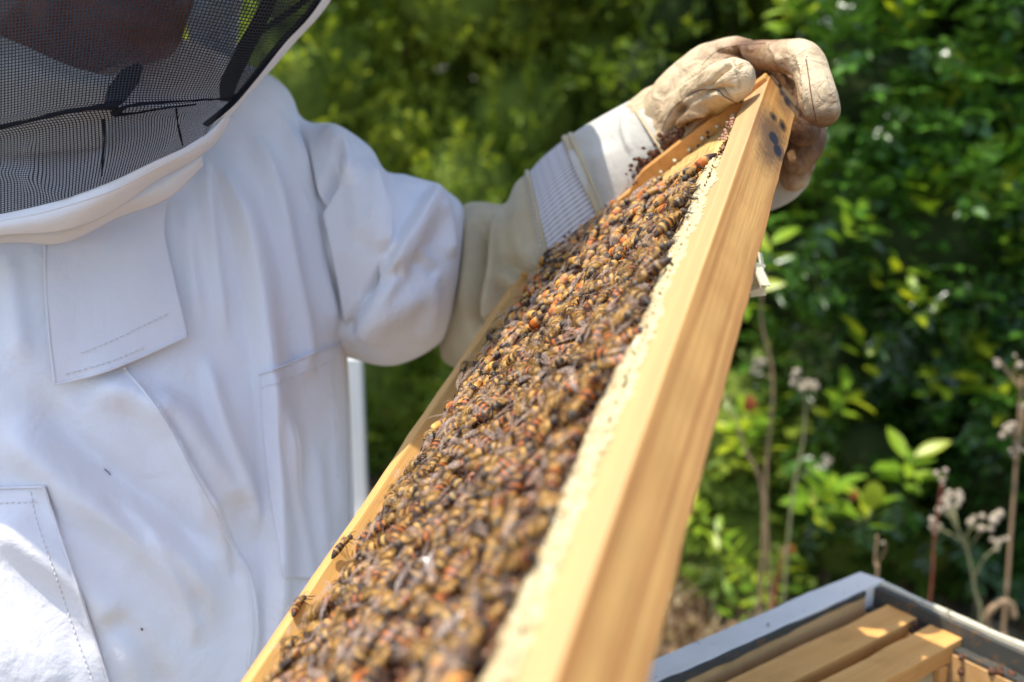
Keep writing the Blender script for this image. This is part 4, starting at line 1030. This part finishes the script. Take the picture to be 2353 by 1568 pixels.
band = part(strip3('veil_band', [(-330, 560, .602), (-150, 520, .577), (0, 491, .561), (108, 468, .550), (252, 417, .546), (360, 364, .556), (440, 328, .570), (478, 304, .582), (512, 270, .59)],
                   [(-330, 610, .60), (-150, 570, .575), (0, 542, .560), (144, 531, .556), (252, 490, .562), (360, 416, .572), (440, 372, .585), (497, 328, .60), (532, 272, .61)], M['band'], None, n=120, bulge=.0065, m=22))
part(strip3('lower_collar', [(-330, 590, .605), (0, 535, .585), (144, 522, .58), (252, 478, .575), (360, 410, .582), (462, 350, .60)], [(-330, 600, .61), (0, 560, .595), (144, 560, .59), (270, 502, .588), (385, 458, .592), (468, 382, .605)], M['band'], None, bulge=.005), band)
vline('band_seam', [(0, 508), (108, 486), (252, 440), (360, 386), (450, 340)], .0003, M['thread'], .0003, bv=bvh_of(band), parent=band)
# ------------------------------------------------------------------ the frame of bees
LD = np.array([886, 1435, -2288.]); LD /= np.linalg.norm(LD)
SD = np.array([-2732, -1961, -2288.]); SD -= LD * (SD @ LD); SD /= np.linalg.norm(SD)
ND = np.cross(LD, SD)
c2w = lambda v: R_ * v[0] + U_ * v[1] - F_ * v[2]
LW, SW, NW = c2w(LD), c2w(SD), c2w(ND)
AW = P(1765, 185, .605)
X_, Y_, Z_ = -LW, -SW, NW
FM = Matrix(((X_[0], Y_[0], Z_[0], AW[0]), (X_[1], Y_[1], Z_[1], AW[1]), (X_[2], Y_[2], Z_[2], AW[2]), (0, 0, 0, 1)))
def f2w(s, t, z): return AW + np.multiply.outer(s, X_) - np.multiply.outer(t, Y_) + np.multiply.outer(z, Z_)
def hit_plane(px, py, n, o):
    r = P(px, py, 1.0) - CAM; k = ((o - CAM) @ n) / (r @ n); return CAM + r * k
def on_top(px, py):      # point on the broad outer face of the top bar -> local (x, z)
    p = hit_plane(px, py, -SW, AW) - AW; return p @ X_, p @ Z_
bf = empty('bee_frame', mw=FM, label='wooden hive frame crowded with bees, held up by the gloved hand', cat='hive frame')
FL, FH = .500, .235
marks = [(1795, 215, .005, .0022, .9), (1808, 234, .008, .0028, 1.0), (1776, 270, .006, .0034, 1.1), (1797, 290, .008, .0034, 1.15), (1778, 318, .011, .0062, 1.25), (1787, 345, .012, .0052, 1.25), (1772, 305, .034, .014, .62), (1770, 345, .032, .012, .55), (1800, 240, .02, .008, .4)]
mk = [(*on_top(x, y), a, b, k) for x, y, a, b, k in marks]
def char(V):
    f = np.zeros(len(V))
    for (mx_, mz, a, b, k) in mk: f = np.maximum(f, k * .8 * np.exp(-((V[:, 0] - mx_) / a) ** 2 - ((V[:, 2] - mz) / b) ** 2))
    f *= (V[:, 1] > -.002)
    f = np.maximum(f, .4 * np.exp(-((V[:, 0] + .010) / .004) ** 2))
    return f
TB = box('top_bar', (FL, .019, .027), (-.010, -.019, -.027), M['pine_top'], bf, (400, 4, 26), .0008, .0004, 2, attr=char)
def side_bar(x0, s0):
    segt = np.array([0, .02, .05, .08, .100, .108, .116, .122, .15, .19, FH]) * 1.0
    hi = np.where(segt < .104, .0032, np.where(segt < .116, .0032 - .0055 * (segt - .104) / .012, -.0023)); lo = -.027 - hi
    V, Fc = [], []
    for t, a, b in zip(segt, hi, lo):
        for x in (x0, x0 + .0095):
            V += [(x, -t, a), (x, -t, b)]
    for i in range(len(segt) - 1):
        k = 4 * i
        Fc += [(k, k + 4, k + 5, k + 1), (k + 2, k + 3, k + 7, k + 6), (k, k + 2, k + 6, k + 4), (k + 1, k + 5, k + 7, k + 3)]
    Fc += [(0, 1, 3, 2), (len(V) - 4, len(V) - 2, len(V) - 1, len(V) - 3)]
    V = np.array(V); V[:, 1] -= .0004
    o = mesh('side_bar', V - [0, .0190, 0] * (V[:, 1:2] > -.001) * 0, Fc, M['pine_orange'], bf, smooth=False)
    m = o.modifiers.new('b', 'BEVEL'); m.width = .0008; m.segments = 2; m.angle_limit = math.radians(25)
    return o
side_bar(-.0098, 1); side_bar(.4755, 2)
box('bottom_bar', (.474, .0125, .0205), (.0003, -FH, -.0235), M['pine'], bf, (200, 2, 4), .0007, .0004, 4)
# chipped end of the bar, nail heads
box('lug_end', (.010, .012, .009), (-.0215, -.0125, -.010), M['pine_orange'], bf, jit=.001, seed=5)
box('lug_end', (.011, .012, .013), (-.0225, -.0125, -.025), M['pine_orange'], bf, jit=.001, seed=6)

# comb: hexagonal cells
def border(s):   # distance from the outer face of the top bar where the honey rim ends and the bees begin
    xs = [.00, .05, .085, .10, .16, .21, .24, .27, .31, .345, .38, .42, .47]; ys = [.08, .045, .031, .029, .027, .031, .029, .027, .030, .034, .033, .033, .034]
    return np.interp(s, xs, ys)
def hgt(s, t):
    s = np.asarray(s, float); t = np.asarray(t, float)
    sm = lambda a, b, x: (lambda u: u * u * (3 - 2 * u))(np.clip((x - a) / (b - a), 0, 1))
    h = -.0055 + .0068 * (1 - sm(.022, .046, t))
    h -= .0095 * sm(.178, .210, t)
    e = (1 - sm(.012, .085, s)) * (1 - sm(.085, .135, t)); h = h * (1 - e) - .0068 * e
    h -= .0035 * (1 - sm(.002, .03, s)) * (1 - e)
    q = np.stack([np.broadcast_to(s, h.shape).ravel(), np.broadcast_to(t, h.shape).ravel()], 1)
    return h + vnoise(q, 55, 3, 3).reshape(h.shape) * .0011
CS = .0053
cells = []
nx_ = int(.4735 / CS) + 1; ny_ = int(.205 / (CS * .866)) + 1
for j in range(ny_ + 1):
    for i in range(nx_ + 1):
        s = .001 + CS * (i + .5 * (j % 2)); t = .0195 + CS * .866 * j
        if s < .4750 and t < .2225: cells.append((s, t))
cells = np.array(cells); nc = len(cells)
a6 = np.radians(np.arange(6) * 60 + 30); R6 = CS / math.sqrt(3)
bd_ = border(cells[:, 0]); jit = rng.normal(size=nc)
honey = 1 / (1 + np.exp(-((bd_ + .004 - cells[:, 1]) / .004 + jit * .5))); found = ((cells[:, 0] < .115 + jit * .004) & (cells[:, 1] < .128 - cells[:, 0] * .75)) * 1.0
honey *= 1 - found * .9 * (cells[:, 1] > .03)
rimk = .80 - .25 * honey + .03 * rng.normal(size=nc)
def ring(k, dz, sc=1.0):
    S_ = np.clip(cells[:, 0:1] + R6 * k[:, None] * np.cos(a6)[None], .0004, .4745); T_ = np.clip(cells[:, 1:2] + R6 * k[:, None] * np.sin(a6)[None], .0188, .2222)
    return np.stack([S_, -T_, hgt(S_, T_) + dz[:, None] * np.ones((1, 6))], -1)
one = np.ones(nc)
r0 = ring(one * 1.0, 0 * one); r1 = ring(rimk, .0003 * one + honey * np.abs(rng.normal(size=nc)) * .0007)
dep = np.where(found > .5, .0034, .006) * one - honey * .002
r2 = ring(rimk * .93, -dep)
V = np.concatenate([r0, r1, r2], 1).reshape(-1, 3)
b = (np.arange(nc) * 18)[:, None]; k6 = np.arange(6)[None]; k7 = (k6 + 1) % 6
q1_ = np.stack([b + k6, b + k7, b + 6 + k7, b + 6 + k6], -1).reshape(-1, 4); q2_ = np.stack([b + 6 + k6, b + 6 + k7, b + 12 + k7, b + 12 + k6], -1).reshape(-1, 4)
q3_ = np.concatenate([b + 12 + np.array([[0, 1, 2, 3]]), b + 12 + np.array([[0, 3, 4, 5]])], 0)
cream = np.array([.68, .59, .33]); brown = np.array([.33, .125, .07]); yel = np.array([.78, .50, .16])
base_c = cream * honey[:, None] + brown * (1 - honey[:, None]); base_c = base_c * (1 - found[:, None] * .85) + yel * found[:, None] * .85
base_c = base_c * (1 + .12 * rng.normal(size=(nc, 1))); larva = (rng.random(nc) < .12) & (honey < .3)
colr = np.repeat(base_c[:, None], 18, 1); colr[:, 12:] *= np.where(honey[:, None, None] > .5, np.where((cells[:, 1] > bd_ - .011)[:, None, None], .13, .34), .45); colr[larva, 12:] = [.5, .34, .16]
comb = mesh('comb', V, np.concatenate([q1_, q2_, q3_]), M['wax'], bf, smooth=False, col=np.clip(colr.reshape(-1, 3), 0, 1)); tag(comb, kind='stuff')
# back side of the comb
gs, gt = np.meshgrid(np.linspace(.0005, .4740, 90), np.linspace(.0197, .2220, 50), indexing='ij')
Vb = np.stack([gs.ravel(), -gt.ravel(), -.027 - hgt(gs, gt).ravel() * .9], 1)
mesh('comb_back', Vb, grid_faces(90, 50), M['wax'], bf, col=np.tile([.55, .36, .16], (len(Vb), 1)))
# smooth new wax smeared from the comb onto the side of the top bar
rs0 = np.random.default_rng(4); ws = np.linspace(.10, .474, 420); nw_ = 12; Vs = []
up_ = .0192 - np.clip(.0026 + .0022 * rs0.normal(size=420) * .6 + .0016 * vnoise(np.column_stack([ws, ws * 0]), 700, 8, 3) + .002 * vnoise(np.column_stack([ws, ws * 0]), 120, 18, 2), .0003, .012) * np.clip((ws - .07) / .06, .15, 1)
dn_ = .0199 + .0018 * vnoise(np.column_stack([ws, ws * 0]), 500, 9, 3)
for i in range(len(ws)):
    for j in range(nw_):
        f = j / (nw_ - 1); t = up_[i] * (1 - f) + dn_[i] * f; hb = 0.0 if t < .0192 else float(hgt(ws[i], t))
        Vs.append((ws[i], -t, max(hb, -.0002 if t < .0195 else hb) + .0009 * math.sin(math.pi * f) ** .7 - .0004 * (f in (0, 1)) + .0003))
Vs = np.array(Vs); Vs[:, 2] += np.abs(vnoise(Vs[:, :2], 900, 10, 3)) * .0006
mesh('wax_rim', Vs, grid_faces(len(ws), nw_)[:, ::-1].copy(), M['wax'], bf, col=np.tile([.68, .59, .33], (len(Vs), 1)))
# ragged fringe of new white wax along the top bar
rs = np.random.default_rng(14)
Vf, Ff = [], []
for i in range(220):
    s = rs.uniform(.11, .462); bd1 = float(border(s)); t = rs.uniform(.0193, max(.022, bd1 - .003)); h = float(hgt(s, t)); a = rs.uniform(0, math.pi); l = rs.uniform(.0007, .0021); hh = rs.uniform(.0006, .0022)
    d = np.array([math.cos(a), math.sin(a), 0]) * l; c = np.array([s, -t, h - .0002]); bb = len(Vf); e_ = np.array([-math.sin(a), math.cos(a), 0]) * .0004
    Vf += [c - d - e_, c + d - e_, c + d + e_, c - d + e_, c - d * .7 + [0, 0, hh * rs.uniform(.5, 1)], c + d * .6 + [0, 0, hh]]
    Ff += [(bb, bb + 1, bb + 5, bb + 4), (bb + 1, bb + 2, bb + 5), (bb + 2, bb + 3, bb + 4, bb + 5), (bb + 3, bb, bb + 4)]
tag(mesh('wax_fringe', Vf, Ff, M['wax_white'], bf, smooth=False), kind='stuff')
lump2 = lambda name, pts, r, mat: None
def lumps(name, pts, r, mat, par, rs):
    V, Fc = [], []
    for p in pts:
        b = len(V); rr = r * rs.uniform(.5, 1.4)
        for a in np.linspace(0, math.pi, 5):
            for q_ in np.linspace(0, 2 * math.pi, 7)[:-1]: V.append(np.array(p) + rr * rs.uniform(.6, 1.3) * np.array([math.sin(a) * math.cos(q_), math.sin(a) * math.sin(q_), math.cos(a)]))
        for i in range(4):
            for j in range(6): Fc.append((b + i * 6 + j, b + i * 6 + (j + 1) % 6, b + (i + 1) * 6 + (j + 1) % 6, b + (i + 1) * 6 + j))
    return tag(mesh(name, V, Fc, mat, par), kind='stuff')
lumps('wax_crumbs', [(rs.uniform(.035, .10), -.0195 - rs.random() ** 2 * .006, -.0015 + rs.random() * .003) for _ in range(60)], .0008, M['wax_pink'], bf, rs)
lumps('propolis_crust', [(-.0098 - rs.random() * .003, -(.045 + .063 * rs.random() + .004 * rs.normal()), .0020 + abs(rs.normal()) * .0022 * (1 + math.sin(_ * .09))) for _ in range(300)], .0015, M['propolis'], bf, rs)
lumps('propolis_spots', [(.0000, -rs.uniform(.02, .2), rs.uniform(-.012, .001)) for _ in range(30)], .0009, M['propolis'], bf, rs)
lumps('wax_dots', [(.0002, -.03 - .012 * k, -.0045 + rs.normal() * .0006) for k in range(8)], .0012, M['wax_white'], bf, rs)
# burr comb sticking out behind the top bar
p = P(1745, 632, 0.475)
loc_ = lambda w: np.array([(w - AW) @ X_, (w - AW) @ Y_, (w - AW) @ Z_])
bc_ = loc_(hit_plane(1748, 632, NW, AW - NW * .033))
bp = []
for i in range(9): bp.append(bc_ + np.array([rs.uniform(-.008, .008), rs.uniform(-.006, .003), rs.uniform(-.003, .006)]))
Vw, Fw = [], []
for c in bp:
    a = rs.normal(size=3); a /= np.linalg.norm(a); b2 = np.cross(a, rs.normal(size=3)); b2 /= np.linalg.norm(b2); bb = len(Vw); n2 = np.cross(a, b2) * .0004; l = .0045
    Vw += [c - a * l - b2 * l * .6 - n2, c + a * l - b2 * l * .5 - n2, c + a * l * .7 + b2 * l - n2, c - a * l * .8 + b2 * l * .7 - n2]; Vw += [Vw[bb + q_] + n2 * 2 for q_ in range(4)]
    Fw += [(bb, bb + 1, bb + 2, bb + 3), (bb + 7, bb + 6, bb + 5, bb + 4), (bb, bb + 4, bb + 5, bb + 1), (bb + 1, bb + 5, bb + 6, bb + 2), (bb + 2, bb + 6, bb + 7, bb + 3), (bb + 3, bb + 7, bb + 4, bb)]
mesh('burr_comb', Vw, Fw, M['wax_white'], bf, smooth=False)

# ------------------------------------------------------------------ bees
PROF = np.array([(-.0088, .0002), (-.0082, .0007), (-.0070, .0013), (-.0053, .00185), (-.0036, .0021), (-.0019, .0020), (-.0007, .0017), (0, .0014), (.0005, .0018), (.0014, .00195), (.0024, .0019), (.0033, .0014), (.0037, .0009), (.0042, .00145), (.0050, .0016), (.0057, .0011), (.0061, .0003)])
def bee_body(nl, nr, kind, rs):
    c = catmull(PROF, nl); V, C = [], []
    pal = {'orange': ((.60, .15, .015), (.035, .014, .006), (.62, .30, .07)), 'dark': ((.20, .08, .022), (.020, .012, .007), (.44, .27, .10)), 'golden': ((.50, .21, .025), (.035, .016, .007), (.60, .36, .10))}[kind]
    for i, (x, r) in enumerate(c):
        z0 = .0027 - .0008 * max(0, (-x - .002) / .005) ** 1.5 + (.0003 if x > 0 else 0) - (.0004 if x > .0037 else 0)
        for j in range(nr):
            a = 2 * math.pi * j / nr; wy = .94 if x < .0037 else 1.1
            V.append((x, r * wy * math.cos(a), z0 + r * .88 * math.sin(a)))
            if x < 0:
                ph = (-x / .0088) * 5.9; f = ph % 1
                col_ = pal[1] if (f > .55 or ph > 5.1) else (pal[2] if f < .17 else pal[0])
                if ph > 3.2 and col_ is pal[0]: col_ = tuple(.45 * v + .0 for v in pal[0])
            elif x < .0036:
                f = math.sin(a); col_ = (.44, .24, .06) if f > -.1 else (.17, .08, .025)
                if f > .75 and .0010 < x < .0026: col_ = (.06, .035, .02)
            else:
                col_ = (.05, .035, .025) if abs(math.cos(a)) > .55 else (.20, .13, .06)
            C.append(col_)
    Fq = []
    for i in range(nl - 1):
        for j in range(nr): Fq.append((i * nr + j, i * nr + (j + 1) % nr, (i + 1) * nr + (j + 1) % nr, (i + 1) * nr + j))
    Fq.append(tuple(range(nr))[::-1]); Fq.append(tuple((nl - 1) * nr + j for j in range(nr)))
    return V, Fq, C
def bee_fuzz(V, Fq, C, n, rs):
    for _ in range(n):
        if rs.random() < .75: x = rs.uniform(.0004, .0034); r = .00205
        else: x = rs.uniform(-.006, -.0003); r = .0021
        a = rs.uniform(-.3, math.pi + .3); d = np.array([rs.normal() * .35 - .2, math.cos(a), math.sin(a)]); p = np.array([x, r * 1.05 * math.cos(a), .0028 + r * .93 * math.sin(a)])
        l = rs.uniform(.0005, .0011); s_ = np.cross(d, [1, 0, 0]) * .00007; b = len(V)
        V += [tuple(p - s_), tuple(p + s_), tuple(p + d * l)]; Fq.append((b, b + 1, b + 2)); C += [(.50, .28, .075)] * 3
def wing_mesh(sgn, spread):
    out = []
    o = np.array([.0022, sgn * .0013, .0046])
    for ln, wd, an, dz in ((.0092, .0031, .16 + spread, .0004), (.0064, .0021, .42 + spread, .0)):
        ax = np.array([-math.cos(an), sgn * math.sin(an), .05 + .22 * spread]); ax /= np.linalg.norm(ax); sd_ = np.cross(ax, [0, 0, 1]); sd_ /= np.linalg.norm(sd_)
        if sd_[1] * sgn < 0: sd_ = -sd_
        pts = []
        for t in np.linspace(0, 1, 7): pts.append((t, -.12 * math.sin(math.pi * t) ** .6)); 
        up = [(t, .62 * math.sin(math.pi * min(1, t * .93 + .07 * t)) ** .75 * (.35 + .65 * t)) for t in (.93, .8, .62, .42, .22)]
        lo = [(t, -.38 * math.sin(math.pi * t) ** .7 * (.4 + .6 * t)) for t in (.22, .42, .62, .8, .93)]
        poly = [(0, 0)] + lo + [(1, .05)] + up
        out.append([tuple(o + ax * ln * t + sd_ * wd * w_ + np.array([0, 0, dz + .0003 * math.sin(3 * t) - .0009 * t])) for t, w_ in poly])
    V, Fc = [], []
    for pl in out: b = len(V); V += pl; Fc.append(tuple(b + i for i in range(len(pl))))
    return V, Fc
def leg_pts(sgn, k):
    x = (.0026, .0016, .0006)[k]; dx = (.0016, .0002, -.0022)[k]
    return [(x, sgn * .0012, .0018), (x + dx * .5, sgn * .0030, .0030), (x + dx, sgn * .0046, .0008), (x + dx * 1.5, sgn * .0056, .0001)]
protos = []
for kind in ('orange', 'dark', 'golden'):
    for sp in (0.0, .45):
        V, Fq, C = bee_body(34, 14, kind, rng); bee_fuzz(V, Fq, C, 230, rng)
        o = mesh('bee', V, Fq, M['bee'], None, col=np.array(C)); d = {'body': o.data, 'kind': kind, 'sp': sp}; bpy.data.objects.remove(o)
        d['wings'] = []
        for sg in (-1, 1):
            V, Fq = wing_mesh(sg, sp); o = mesh('wing', V, Fq, M['wing'], None, smooth=False); d['wings'].append(o.data); bpy.data.objects.remove(o)
        protos.append(d)
leg_me = []
for sg in (-1, 1):
    for k in range(3):
        V, Fc = [], []; tube(V, Fc, leg_pts(sg, k), [.0003, .00028, .00022, .00014], 4); o = mesh('leg', V, Fc, M['bee_leg']); leg_me.append(o.data); bpy.data.objects.remove(o)
ant_me = []
for sg in (-1, 1):
    V, Fc = [], []; tube(V, Fc, [(.0054, sg * .0005, .0032), (.0064, sg * .0012, .0040), (.0080, sg * .0020, .0030)], [.00014, .00013, .0001], 4); o = mesh('antenna', V, Fc, M['bee_leg']); ant_me.append(o.data); bpy.data.objects.remove(o)

# where bees sit: crowded, with a few bare patches of comb near the bottom bar
bees = []; grid = {}
rs = np.random.default_rng(99)
tries = 0
while tries < 60000 and len(bees) < 1200:
    tries += 1
    s = rs.uniform(.006, .476); t = rs.uniform(.02, .209)
    b1 = float(border(np.array([s + rs.normal() * .002]))[0])
    if t < b1 + abs(rs.normal()) * .0018: continue
    if t < .125 and s < .094 - (t - .025) * .72 + rs.normal() * .003: continue
    mind = .0094
    bare = 0
    if t > .188: bare = .45 + .5 * (vnoise(np.array([[s, t]]), 60, 31, 2)[0] > .0)
    if s < .10 and t > .15: bare = max(bare, .45)
    if vnoise(np.array([[s, t]]), 75, 77, 2)[0] > .62: bare = max(bare, .8)
    if rs.random() < bare * .92: continue
    if bare: mind = .0125
    g = (int(s / .008), int(t / .008)); ok = True
    for i in (-1, 0, 1):
        for j in (-1, 0, 1):
            for (a, b_) in grid.get((g[0] + i, g[1] + j), ()):
                if (a - s) ** 2 + (b_ - t) ** 2 < mind ** 2: ok = False; break
            if not ok: break
        if not ok: break
    if not ok: continue
    grid.setdefault(g, []).append((s, t)); bees.append((s, t))
# hand-placed bees that stand out: on the inner face of the bottom bar and at the rims
special = [(698, 1400, 195, 'orange', 'single bee with an orange striped abdomen walking up the bottom bar'), (798, 1262, 160, 'dark', 'dark bee clinging to the bottom bar with spread wings'),
           (1135, 775, 190, 'dark', 'striped bee standing out past the bottom bar halfway up'), (672, 1490, 60, 'dark', 'black tipped bee at the bare cells near the lower end of the bottom bar'),
           (1075, 850, 20, 'dark', 'dark bee sitting over the bottom bar edge left of the bee mass')]
bees = np.array(bees); hz = hgt(bees[:, 0], bees[:, 1])
info = []
for k, (s, t) in enumerate(bees):
    lay = rs.random(); z = hz[k] + (.0002 if lay < .62 else rs.uniform(.0015, .0032))
    info.append(dict(s=s, t=t, z=z, yaw=rs.uniform(0, 2 * math.pi), pitch=rs.normal() * .22, roll=rs.normal() * .30 - .1, pr=int(rs.choice(6, p=[.32, .14, .08, .06, .27, .13])), sc=rs.uniform(1.32, 1.58), lab=None, top=lay >= .62))
for (x, y, yaw, kd, lab) in special:
    w = hit_plane(x, y, NW, AW - NW * .005); l_ = loc_(w)
    info.append(dict(s=l_[0], t=-l_[1], z=-.0045, yaw=math.radians(yaw), pitch=.1, roll=0, pr=0 if kd == 'orange' else 3, sc=1.05, lab=lab, top=False))
def bee_matrix(b):
    nz = Vector((0, 0, 1))
    loc = Matrix.Translation((b['s'], -b['t'], b['z']))
    return FM @ loc @ Matrix.Rotation(b['yaw'], 4, 'Z') @ Matrix.Rotation(b['pitch'], 4, 'Y') @ Matrix.Rotation(b['roll'], 4, 'X') @ Matrix.Scale(b['sc'], 4)
pts = np.array([f2w(b['s'], b['t'], b['z']) for b in info]); bx_, by_, bd_2 = proj(pts)
inview = (bx_ > 5) & (bx_ < PW - 5) & (by_ > 5) & (by_ < PH - 5)
order = sorted([i for i in range(len(info)) if inview[i]], key=lambda i: (info[i]['lab'] is None, bd_2[i]))
indiv = order[:300]
def where(b, x, y):
    v = 'lowest' if y > 1400 else 'low' if y > 1200 else 'halfway up' if y > 950 else 'high up'
    u = b['t'] / .222
    h = 'by the wax rim' if u < .32 else 'right of mid-comb' if u < .47 else 'at mid-comb' if u < .62 else 'left of mid-comb' if u < .8 else 'by the bottom bar'
    return v, h
def heading(m, p):
    q = np.array(m @ Vector((.006, 0, .002))); a = proj(q[None]); dx, dy = a[0][0] - p[0], a[1][0] - p[1]
    an = math.degrees(math.atan2(-dy, dx)) % 360
    return ['right', 'upper right', 'up', 'upper left', 'left', 'lower left', 'down', 'lower right'][int(((an + 22.5) % 360) // 45)]
labs = {}
for i in indiv:
    b = info[i]; d = protos[b['pr']]; m = bee_matrix(b)
    o = bpy.data.objects.new('honeybee', d['body']); COL.objects.link(o); o.matrix_world = m
    for nm, mes in [('wing', w) for w in d['wings']] + [('leg', l) for l in leg_me] + [('antenna', a) for a in ant_me]:
        c = bpy.data.objects.new(nm, mes); COL.objects.link(c); c.parent = o
    v, h = where(b, bx_[i], by_[i]); kd = {'orange': 'orange banded', 'dark': 'dark', 'golden': 'golden'}[d['kind']]
    lab = b['lab'] or f"{kd} bee {'atop others' if b['top'] else 'on comb'}, {v}, {h}, wings {'spread' if d['sp'] else 'folded'}, facing {heading(m, (bx_[i], by_[i]))}"
    tag(o, lab, 'bee', 'bees crowding the comb')
# the rest of the bees as one object
BV, BF, BC, off = [], [], [], 0
WV, WF, wo = [], [], 0
LV, LF, lo_ = [], [], 0
low = {}
for pi, d in enumerate(protos):
    V, Fq, C = bee_body(24, 9, d['kind'], rng); bee_fuzz(V, Fq, C, 26, rng); low[pi] = (np.array(V), Fq, np.array(C))
lowleg = ([], [])
for sg in (-1, 1):
    for k in range(3): tube(lowleg[0], lowleg[1], leg_pts(sg, k), [.0003, .00028, .00022, .00014], 3)
LL = np.array(lowleg[0])
wl = {sp: [wing_mesh(sg, sp) for sg in (-1, 1)] for sp in (0.0, .45)}
ind = set(indiv)
for i, b in enumerate(info):
    if i in ind: continue
    m = np.array(bee_matrix(b)); V, Fq, C = low[b['pr']]
    tr = lambda A_: A_ @ m[:3, :3].T + m[:3, 3]
    BV.append(tr(V)); BC.append(C * rs.uniform(.75, 1.25)); BF += [tuple(v + off for v in f) for f in Fq]; off += len(V)
    for (wv, wf) in wl[protos[b['pr']]['sp']]:
        WV.append(tr(np.array(wv))); WF += [tuple(v + wo for v in f) for f in wf]; wo += len(wv)
    LV.append(tr(LL)); LF += [tuple(v + lo_ for v in f) for f in lowleg[1]]; lo_ += len(LL)
# one mesh with three materials
nb, nw = off, wo
allV = np.concatenate(BV + WV + LV); allF = BF + [tuple(v + nb for v in f) for f in WF] + [tuple(v + nb + nw for v in f) for f in LF]
allC = np.concatenate(BC + [np.ones((nw, 3)) * .3, np.ones((lo_, 3)) * .05])
sw = mesh('bee_swarm', allV, allF, M['bee'], None, col=np.clip(allC, 0, 1)); sw.data.materials.append(M['wing']); sw.data.materials.append(M['bee_leg'])
mi = np.concatenate([np.zeros(len(BF)), np.ones(len(WF)), np.full(len(LF), 2)]).astype(np.int32); sw.data.polygons.foreach_set('material_index', mi)
tag(sw, 'crowd of smaller looking honeybees covering the rest of the comb up to the glove', 'bees', kind='stuff')
print('bees', len(info), 'individual', len(indiv))
